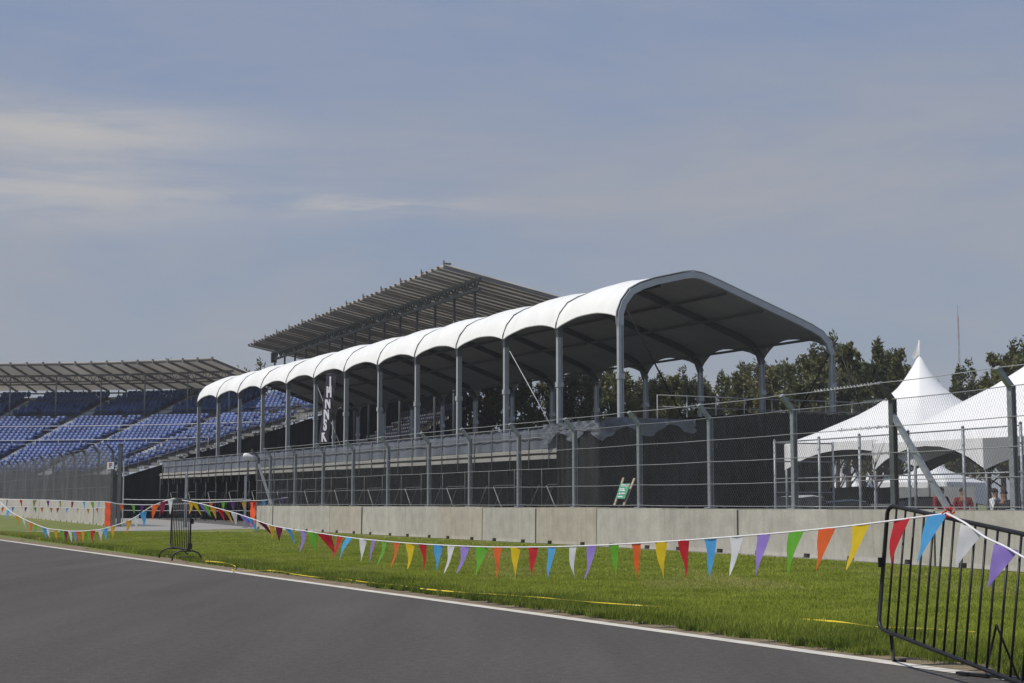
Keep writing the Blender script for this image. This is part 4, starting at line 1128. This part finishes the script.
# ------------------------------------------------------------------ trees
def tree_proto(seed, h, m, kind):
    rd = random.Random(seed); root = thing('tree', None, None, (0,0,0))
    tr = MB(); pts = [V((0,0,0))]; 
    for k in range(1,7): pts.append(V((rd.uniform(-.25,.25)*k*.3, rd.uniform(-.25,.25)*k*.3, h*.93*k/6)))
    tr.tube(pts, [h*.018*(1-.145*k)+.01 for k in range(7)], 8)
    tips = []
    nbz = 34 if kind == 'tall' else 28
    for k in range(nbz):
        f = rd.uniform(.18, .97); i = min(5, int(f*6)); base = pts[i].lerp(pts[i+1], f*6-i)
        a = rd.uniform(0, 6.28); spread = (h*.15 if kind == 'tall' else h*.26)*(1.12-f)**.6*rd.uniform(.4,1.15); upz = rd.uniform(.7,1.9)*spread + .3
        e_ = base + V((math.cos(a)*spread, math.sin(a)*spread, upz)); tr.tube([base, base.lerp(e_,.55)-V((0,0,upz*.12)), e_], [.07*(1.1-f)+.02, .04, .015], 5); tips.append((base.lerp(e_,.6), e_, spread))
    tr.build('trunk', M['bark']).parent = root
    # foliage: small elongated leaf sprays gathered in clumps along each limb
    C_, S_ = [], []
    for a_, e_, sp in tips:
        for q in range(rd.randint(2,4)):
            t = rd.uniform(-.2,1.15); c = a_.lerp(e_, t) + V((rd.gauss(0,.25), rd.gauss(0,.25), rd.gauss(0,.2))); C_.append(tuple(c)); S_.append(rd.uniform(.20,.62)*h/12)
    C_.append(tuple(pts[-1]+V((0,0,.3)))); S_.append(.4)
    C_ = np.array(C_); S_ = np.array(S_); rg = np.random.default_rng(seed)
    per = 54; n = len(C_)*per
    cen_ = np.repeat(C_, per, 0); sz = np.repeat(S_, per)
    dv = rg.normal(size=(n,3)); dv /= np.linalg.norm(dv, axis=1)[:,None]; rr = rg.random(n)**.5
    pos_ = cen_ + dv*(sz*rr)[:,None]*np.array([.8,.8,1.5])
    d1 = rg.normal(size=(n,3)) + np.array([0,0,.9]) + dv*.8; d1 /= np.linalg.norm(d1, axis=1)[:,None]
    d2 = np.cross(d1, rg.normal(size=(n,3))); d2 /= np.linalg.norm(d2, axis=1)[:,None]
    l = (.16+.20*rg.random(n))[:,None]*h/13; w = (.05+.06*rg.random(n))[:,None]*h/13
    vv = np.stack([pos_-d1*l*.5, pos_+d2*w, pos_+d1*l, pos_-d2*w], 1).reshape(-1,3); ff = np.arange(4*n).reshape(-1,4)
    cr = npmesh('crown', vv, ff, m); cr.parent = root
    return root
protos = [tree_proto(3, 12, LEAF[0], 'tall'), tree_proto(8, 12, LEAF[1], 'tall'), tree_proto(15, 12, LEAF[2], 'broad'), tree_proto(21, 12, LEAF[1], 'broad'), tree_proto(33, 12, LEAF[0], 'broad')]
used = set()
TR = []   # x, top y, depth, proto
xs = [(472,378,150,1),(490,372,140,0),(506,366,146,3),(522,371,134,1),(540,374,148,4),(556,366,150,0),(574,372,136,2),(590,366,142,3),(606,373,150,1),(622,364,138,0),(640,375,150,2),(655,370,140,1),(672,377,134,0),(690,373,146,3),(708,374,130,4),(724,370,144,1),
      (742,366,136,0),(760,360,140,2),(776,358,132,4),(794,356,142,1),(812,352,134,0),(828,350,146,3),(846,340,128,0),(862,354,140,2),(876,343,126,1),(893,352,134,0),(908,368,142,4),(945,392,150,3),(958,372,140,1),(972,377,132,2),(986,372,144,3),(1000,352,130,0),(1014,350,136,1),(1030,346,140,3),
      (835,372,118,2),(800,374,120,3),(700,384,122,2),(765,376,118,0),(655,384,124,4),(590,384,126,1)]
desc_t = ['olive','dark green','grey green','bushy dark','olive bushy']
xs_sorted = sorted(xs)
for i, (x, yt, Y, k) in enumerate(xs_sorted):
    top_ = at(x, yt + random.uniform(3,14), Y); sc = top_.z/11.6; root = protos[k]; rz = random.uniform(0, 6.28)
    if k not in used: used.add(k); o = root; o.location = (top_.x, top_.y, 0); o.rotation_euler = (0,0,rz); o.scale = (sc*1.05, sc*1.05, sc)
    else: o = clone(root, (top_.x, top_.y, 0), rz, (sc*random.uniform(.95,1.2), sc*random.uniform(.95,1.2), sc))
    row = 'nearer' if Y < 127 else 'background'
    if x < 620: where = f'seen through the canopy left of its front column, number {ORD[i]} from the left'.replace('number ', '')
    elif x < 838: where = f'seen under the near canopy bay, {ORD[i-sum(1 for q in xs_sorted if q[0] < 620)]} from the left there'
    elif x < 925: where = f'between the canopy end and the flagged tent, {ORD[i-sum(1 for q in xs_sorted if q[0] < 838)]} from the left'
    else: where = f'between the two white tent peaks, {ORD[i-sum(1 for q in xs_sorted if q[0] < 925)]} from the left'
    tag(o, f'{desc_t[k]} tree {where}', 'tree', 'trees behind the terrace and tents')
for j, (x, yt, Y, k) in enumerate([(184, 378, 172, 3), (196, 382, 175, 1), (249, 377, 178, 3), (257,382,182,1)]):
    top_ = at(x, yt, Y); o = clone(protos[k], (top_.x, top_.y, 0), random.uniform(0,6), (top_.z/11.6,)*3)
    tag(o, ['green tree behind the right end of the curved grandstand roof, left of two','green tree behind the right end of the curved grandstand roof, right of two','tree tip poking out between the two grandstand roofs, left of two','tree tip poking out between the two grandstand roofs, right of two'][j], 'tree', 'trees behind the curved grandstand')

# lattice mast far away
mb = at(963.5, 500, 420); mt = at(963.5, 316, 420); r_ = thing('radio_mast', 'thin distant lattice mast rising above the trees between the tent peaks', 'mast', (mb.x, mb.y, 0))
zt = mt.z; b = MB(); bw = MB()
for k in range(24):
    z0, z1 = zt*k/24, zt*(k+1)/24; hw0, hw1 = .5*(1-.7*k/24), .5*(1-.7*(k+1)/24); tgt = b if (k//3) % 2 else bw
    cs = [V((mb.x, mb.y, 0)) + V((math.cos(a), math.sin(a), 0)) for a in (0, 2.09, 4.19)]
    for a in (0, 2.09, 4.19):
        p = V((mb.x + math.cos(a)*hw0, mb.y+math.sin(a)*hw0, z0)); q = V((mb.x + math.cos(a)*hw1, mb.y+math.sin(a)*hw1, z1)); a2 = a+2.09; q2 = V((mb.x + math.cos(a2)*hw1, mb.y+math.sin(a2)*hw1, z1))
        tgt.tube([p, q], .04, 4); tgt.tube([p, q2], .022, 4)
lab(b.build('red_section', M['dull_red'], r_), 'red painted sections'); lab(bw.build('white_section', M['wall_grey'], r_), 'pale grey sections')
b = MB(); b.tube([V((mb.x,mb.y,zt)), V((mb.x,mb.y,zt+3))], .05, 5); b.build('antenna', M['galv_dark'], r_)

# ------------------------------------------------------------------ crowd barriers
def barrier_geom(root, TL, TR, BL, BR, nbars, r=.019, rb=.0085):
    def bl(a, c): return BL.lerp(BR, a).lerp(TL.lerp(TR, a), c)
    b = MB(); k = .035
    loop = [bl(k,1), bl(1-k,1), bl(1-k*.3,1-.025), bl(1,.94), bl(1,.06), bl(1-k*.3,.02), bl(1-k,0), bl(k,0), bl(k*.3,.02), bl(0,.06), bl(0,.94), bl(k*.3,1-.025), bl(k,1)]
    b.tube(loop, r, 10, cap=False); b.build('frame', M['black_paint'], root)
    for i in range(1, nbars+1):
        t = MB(); a = i/(nbars+1); t.tube([bl(a, .005), bl(a, .995)], rb, 8); t.build('bar', M['black_paint'], root)
    return bl
Yn, Yf = 12.9, 10.6
TLn, BLn = at(888,505,12.95), at(878.5,628,12.85)
TRn, BRn = at(1060,542,10.45), at(1048,694,10.35)
cb1 = thing('crowd_barrier', 'near black steel crowd barrier tilted at the right edge with bunting tied to it', 'barrier', gp(965,674), 'black crowd barriers at the track edge')
bl = barrier_geom(cb1, TLn, TRn, BLn, BRn, 15, .0175, .0095)
b = MB(); p = bl(.09, 0); g = gp(893.5, 662); b.tube([p, p.lerp(V((g.x,g.y,.02)),.9), V((g.x, g.y, .015))], .016, 8); b.tube([V((g.x,g.y,.015)), V((g.x+.10,g.y-.03,.015))], .014, 6); b.build('foot', M['black_paint'], cb1)
b = MB(); A_, C_, a_ = gp(958,675), gp(1045,683), bl(.86,.28)
b.bar(A_+V((0,0,.018)), C_+V((0,0,.018)), .07, .02); b.tube([bl(.72,.33), gp(986,676)+V((0,0,.02))], .009, 6); b.tube([bl(.72,.33), gp(1022,690)+V((0,0,.02))], .009, 6)
b.build('foot', M['black_paint'], cb1)
b = MB(); q = bl(0,.53); b.box(q + V((-.02,0,0)), .045, .04, .08); b.build('latch', M['black_paint'], cb1)
# far one, seen nearly end-on
p1, p2 = gp(187.5, 561.5), gp(173.5, 558.0)
cb2 = thing('crowd_barrier', 'far black steel crowd barrier seen end-on at the track edge on the left', 'barrier', p1.lerp(p2,.5), 'black crowd barriers at the track edge')
dB = (p2-p1).normalized(); p1b, p2b = p1 - dB*.15, p2 + dB*.15
bl2 = barrier_geom(cb2, p1b+V((.03,0,1.40)), p2b+V((-.03,0,1.44)), p1b+V((.03,0,.27)), p2b+V((-.06,0,.27)), 10, .020, .010)
for f, xo in ((.1, 0), (.88, -.03)):
    c = p1b.lerp(p2b, f) + V((xo,0,0)); b = MB()
    b.tube([c+V((-.34,-.0,.012)), c+V((-.33,0,.10)), c+V((-.26,0,.19)), c+V((-.15,0,.235)), c+V((.15,0,.235)), c+V((.26,0,.19)), c+V((.33,0,.10)), c+V((.34,0,.012))], .019, 8)
    b.tube([c+V((0,0,.235)), c+V((0,0,.30))], .02, 6); b.tube([c+V((-.2,0,.10)), c+V((.2,0,.10))], .009, 6); b.build('foot', M['black_paint'], cb2)
b = MB(); b.box(bl2(0,.05)+V((0,-.03,.02)), .10,.05,.14); b.box(bl2(.02,.55)+V((.05,-.03,.02)), .07,.05,.12); b.build('latch', M['black_paint'], cb2)

# ------------------------------------------------------------------ bunting
def smooth_path(P, k=8):
    out = []
    for i in range(len(P)-1):
        p0, p1_, p2_, p3 = P[max(i-1,0)], P[i], P[i+1], P[min(i+2, len(P)-1)]
        for j in range(k):
            t = j/k; out.append(.5*((2*p1_) + (p2_-p0)*t + (2*p0-5*p1_+4*p2_-p3)*t*t + (3*p1_-p0-3*p2_+p3)*t**3))
    out.append(P[-1]); return out
def bunting(label, path_px, depth, pens, r, root_loc, size, name='bunting_line', lean=-.25, wob=.12, maxlean=.0):
    P = smooth_path([at(x, y, depth(x)) for x, y in path_px]); root = thing(name, label, 'bunting', root_loc, 'pennant strings')
    cols_ = []; b = MB(); b.tube(P, r, 6); b.build('string', M['string'], root)
    xs_ = [proj(p)[0] for p in P]
    def loc(x):
        for i in range(len(P)-1):
            a, c = xs_[i], xs_[i+1]
            if (a-x)*(c-x) <= 0 and a != c: t = (x-a)/(c-a); return P[i].lerp(P[i+1], t), (P[i+1]-P[i]).normalized()
        return None
    for x, cname, *opt in pens:
        q = loc(x)
        if q is None: continue
        c, d = q
        if d.x < 0: d = -d
        tw = opt[0] if opt else random.uniform(-.35,.35)        # twist about the vertical
        ln = opt[1] if len(opt) > 1 else lean + random.uniform(-wob, wob)
        hw = size*random.uniform(.9,1.05)*(.33 if size < .4 else .25)*(.60 if (size == .36 and x < 300) else 1)*random.uniform(.92,1.06); hh = size*random.uniform(.94,1.06)*(.74 if (size == .36 and x < 300) else (.86 if size == .42 else 1))
        dd = V((d.x*math.cos(tw)-d.y*math.sin(tw), d.x*math.sin(tw)+d.y*math.cos(tw), d.z))
        nrm = V((-dd.y, dd.x, 0)).normalized(); vx = V((1,0,0))
        b = MB(); G_ = []
        nk = 7; ph0 = random.uniform(0,6); cu_ = random.uniform(.006,.022); cr_ = random.uniform(-.05,.05)
        for k in range(nk+1):
            f = k/nk; w = hw*(1-f)+.002; z = -hh*f
            mid = c + V((0,0,z)) + vx*(ln*hh*f**1.05 + cr_*hh*math.sin(f*3.1)) + nrm*(cu_*math.sin(ph0+f*5)*f)
            G_.append([mid - dd*w + nrm*(.008*math.sin(k+ph0)), mid + nrm*(.015*math.cos(k*1.3+ph0)*(1-f)), mid + dd*w])
        b.grid(G_); o = b.build('pennant', M['p_'+cname], root); lab(o, f'{cname} pennant')
    return root
# main string between the two barriers
pA, pB = at(947, 514, on_plane(947, 514, TLn, (TRn-TLn).cross(V((0,0,1))).normalized()).y-.06), at(182, 503, 35.3)
def dep(x):
    # straight line in plan between the ties
    A, B = V((pA.x, pA.y)), V((pB.x, pB.y)); k = (x-W/2)/(FP*math.cos(TH)+160*math.sin(TH)); d = B-A
    t = (k*A.y - A.x)/(d.x - k*d.y); return A.y + d.y*max(-.3, min(1.05, t))
main_path = [(182,500),(200,503.5),(215,507.5),(235,513),(253,519),(270,525),(287.5,528.5),(308.6,531.5),(351,537.7),(399.5,542.5),(440,545),(489,547),(540,547),(592,545.6),(645,542.8),(699,539.3),(773,533.5),(836,527.5),(890,521),(947,513.5)]
pens = [(191,'amber',.6,-.1),(195,'yellow',.9,.5),(201,'purple',.4,.7),(206,'green',.8,.5),(213,'amber',.9,.3),(219,'red',.7,.5),(226,'amber',.5,.6),(234,'white',1.2,.2),(243,'purple',.9,.7),(250,'blue',1.0,.6),(262,'maroon',.9,.8),(272,'amber',.9,0),(279,'maroon',.8,0),(288,'blue',.5,.45),(303.5,'purple',.2,-.15),(312.5,'green',.6,.2),(324,'red',.9,.6),
        (340.5,'red',.1,-.35),(349.5,'blue',.1,-.5),(363,'white'),(373.5,'purple'),(384.5,'green'),(397,'orange'),(410.5,'yellow',.2,-.1),(423,'red',.1,0),(438.5,'blue',.2,-.1),(451.5,'white',0,-.25),(465.5,'purple',.1,-.3),(482,'green',.2,-.25),(498.5,'orange',0,-.05),(515.5,'yellow',.1,-.05),(532.5,'red',.1,-.02),
        (552,'blue',0,-.1),(572.5,'white',0,.08),(592,'purple',0,-.25),(614,'green',0,.02),(636,'orange',0,.08),(661,'yellow',0,.02),(683.5,'red',0,.0),(710.5,'blue',0,-.02),(737,'white',0,-.18),(763.5,'purple',0,-.25),(796.5,'green',0,-.25),(827,'orange',0,-.30),(861.5,'yellow',0,-.35),(901.5,'red',-.1,-.25),(937.5,'blue',0,-.5)]
random.seed(5)
bunting('long sagging string of bright pennants between the two black crowd barriers', main_path, dep, pens, .0085, pB.xy.to_3d(), .36, lean=-.2, wob=.1)
b = MB(); kn = at(947.5, 513, pA.y-.03)
for k in range(7):
    a = k*1.1; b.tube([kn + V((.02*math.cos(a), -.02, .02*math.sin(a))), kn + V((.05*math.cos(a+1), -.03, .05*math.sin(a+1)))], .007, 5)
ro = [o for o in col.objects if o.name.startswith('bunting_line')][0]; b.build('knot', M['redknot'], ro)
def dR(x):
    a, c = TLn, TRn; n_ = (c-a).cross(V((0,0,1))).normalized(); return on_plane(x, 540, a, n_).y - .16
bunting('pennant string running from the near crowd barrier out of the picture at right', [(947,513.5),(965,523),(985,537),(1005,546.5),(1023,557),(1050,572),(1090,592)], dR, [(972,'white',.75,-.45),(1006,'purple',.8,-.5),(1045,'green',1.1,-.4)], .0085, pA.xy.to_3d(), .285)
# left string from the far barrier
dl = lambda x: 35.3 + (175-x)*.125
random.seed(9)
bunting('pennant string sagging left from the far crowd barrier above the track edge', [(175,498.5),(165,501),(150,507.5),(138,515.5),(128,521),(115,525.5),(99,529.6),(76,531.3),(60,530),(44.5,527.6),(24,519),(10,511),(0,502),(-15,492)], dl,
        [(170.5,'white',.5,0),(164,'maroon',.6,-.3),(156,'orange',.8,-.2),(143,'blue',.8,.1),(136,'white',.7,.1),(129,'amber',.8,-.2),(113,'amber',.5,0),(105,'blue',.4,.1),(101,'white',.7,.05),(93,'red',.5,0),(88.5,'green',.5,.1),(83,'amber',.4,.1),(78.5,'orange',.5,.1),(74,'blue',.3,.2),(70,'white',.4,.25),(66,'maroon',.5,.1),(61.5,'green',.4,.2),(55.5,'amber',.4,.2),(48,'white',.3,.2),(44,'blue',.6,.2),(36,'green',.3,0),(31.5,'orange',.4,0),(24,'white',.3,.25),(17,'amber',.4,.3),(9,'blue',.2,-.3),(2,'white',.2,-.4)], .013, pB.xy.to_3d(), .42)
# far string across the wall fronts and the gap
def d3(x): return 78 + (x < 107)*(107-x)*.05
bunting('far high pennant string crossing the gap between the two concrete walls', [(-12,500),(0,499.5),(40,500),(80,501.5),(107,502),(120,504),(150,504.8),(190,503.5),(210,502.5),(235,501.3),(250,500.8),(265,500.2),(288,497.5)], d3,
        [(7,'black'),(21,'red'),(35,'olive'),(48,'violet'),(60,'olive'),(72.5,'maroon'),(84,'blue'),(92,'green'),(99,'blue'),(122,'orange'),(133,'green'),(142,'violet'),(153,'amber'),(163,'red'),(211,'orange'),(223,'green'),(233,'violet'),(243.5,'amber'),(255,'red'),(263.5,'blue'),(272.5,'cream'),(281.5,'violet')], .02, gpp[2].xy.to_3d(), .46, lean=0, wob=.15)
bunting('lower pennant string in front of the left concrete wall', [(-12,507.5),(20,507),(55,507.6),(90,508.5),(106,507)], lambda x: 74, [(3,'orange'),(13,'blue'),(26,'violet'),(35,'green'),(42,'orange'),(51,'amber'),(58,'red'),(67.5,'blue'),(78,'cream'),(88,'amber'),(97,'orange')], .015, at(50,520,74).xy.to_3d(), .36, lean=0, wob=.2)

# yellow tape lying in the grass
def tape(pxs, label, w=.02, z=.07):
    P = smooth_path([gp(x, y, z + .015*math.sin(i*2.1)) for i, (x, y) in enumerate(pxs)], 6); b = MB(); Gd = []
    for i, p in enumerate(P):
        d = (P[min(i+1,len(P)-1)] - P[max(i-1,0)]).normalized(); n = V((-d.y, d.x, 0)); tw = .55+.55*math.sin(i*.5)
        up_ = n*math.cos(tw) + V((0,0,1))*math.sin(tw); Gd.append([p - up_*w, p + up_*w])
    b.grid(Gd); b.grid([[q + V((0,0,.002)) for q in r_] for r_ in Gd], flip=True)
    o = b.build('caution_tape', M['yellow_tape'], org=P[0]); return tag(o, label, 'tape', 'yellow tapes lying in the grass')
tape([(420,588.5),(452,591.5),(490,594),(540,597.5),(590,602),(640,605.5),(664,607)], 'long yellow tape lying in the grass in the middle of the picture', .007, .078)
tape([(800,619),(840,622),(880,627),(930,629),(975,632)], 'yellow tape half buried in the grass behind the near crowd barrier', .009, .05)
tape([(205,561),(222,562.5),(235,566),(232,570),(246,571),(270,570.5),(290,573)], 'crumpled yellow tape on the verge beside the far crowd barrier', .009, .05)
tape([(290,573.5),(315,577),(335,578),(365,582),(395,585),(418,588)], 'thin yellow tape running from the crumpled one into the grass', .005, .05)
for o in list(bpy.data.objects):
    if o.type == 'MESH' and o.name.startswith('crown'): pass

def haze():
    b = MB(); x0, x1, y0, y1, z0, z1 = -300, 300, -60, 520, -1.2, 62
    b.box8([(x0,y0,z0),(x1,y0,z0),(x1,y1,z0),(x0,y1,z0),(x0,y0,z1),(x1,y0,z1),(x1,y1,z1),(x0,y1,z1)])
    m = bpy.data.materials.new('haze'); m.use_nodes = True; N, L = m.node_tree.nodes, m.node_tree.links; N.remove(N['Principled BSDF'])
    v = N.new('ShaderNodeVolumePrincipled'); v.inputs['Color'].default_value = (.93,.95,1,1); v.inputs['Density'].default_value = .00032; v.inputs['Anisotropy'].default_value = .0
    L.new(v.outputs[0], N['Material Output'].inputs['Volume']); o = b.build('haze', m); o['kind'] = 'stuff'; o['label'] = 'thin pale air haze over the whole circuit'; o['category'] = 'haze'
haze()
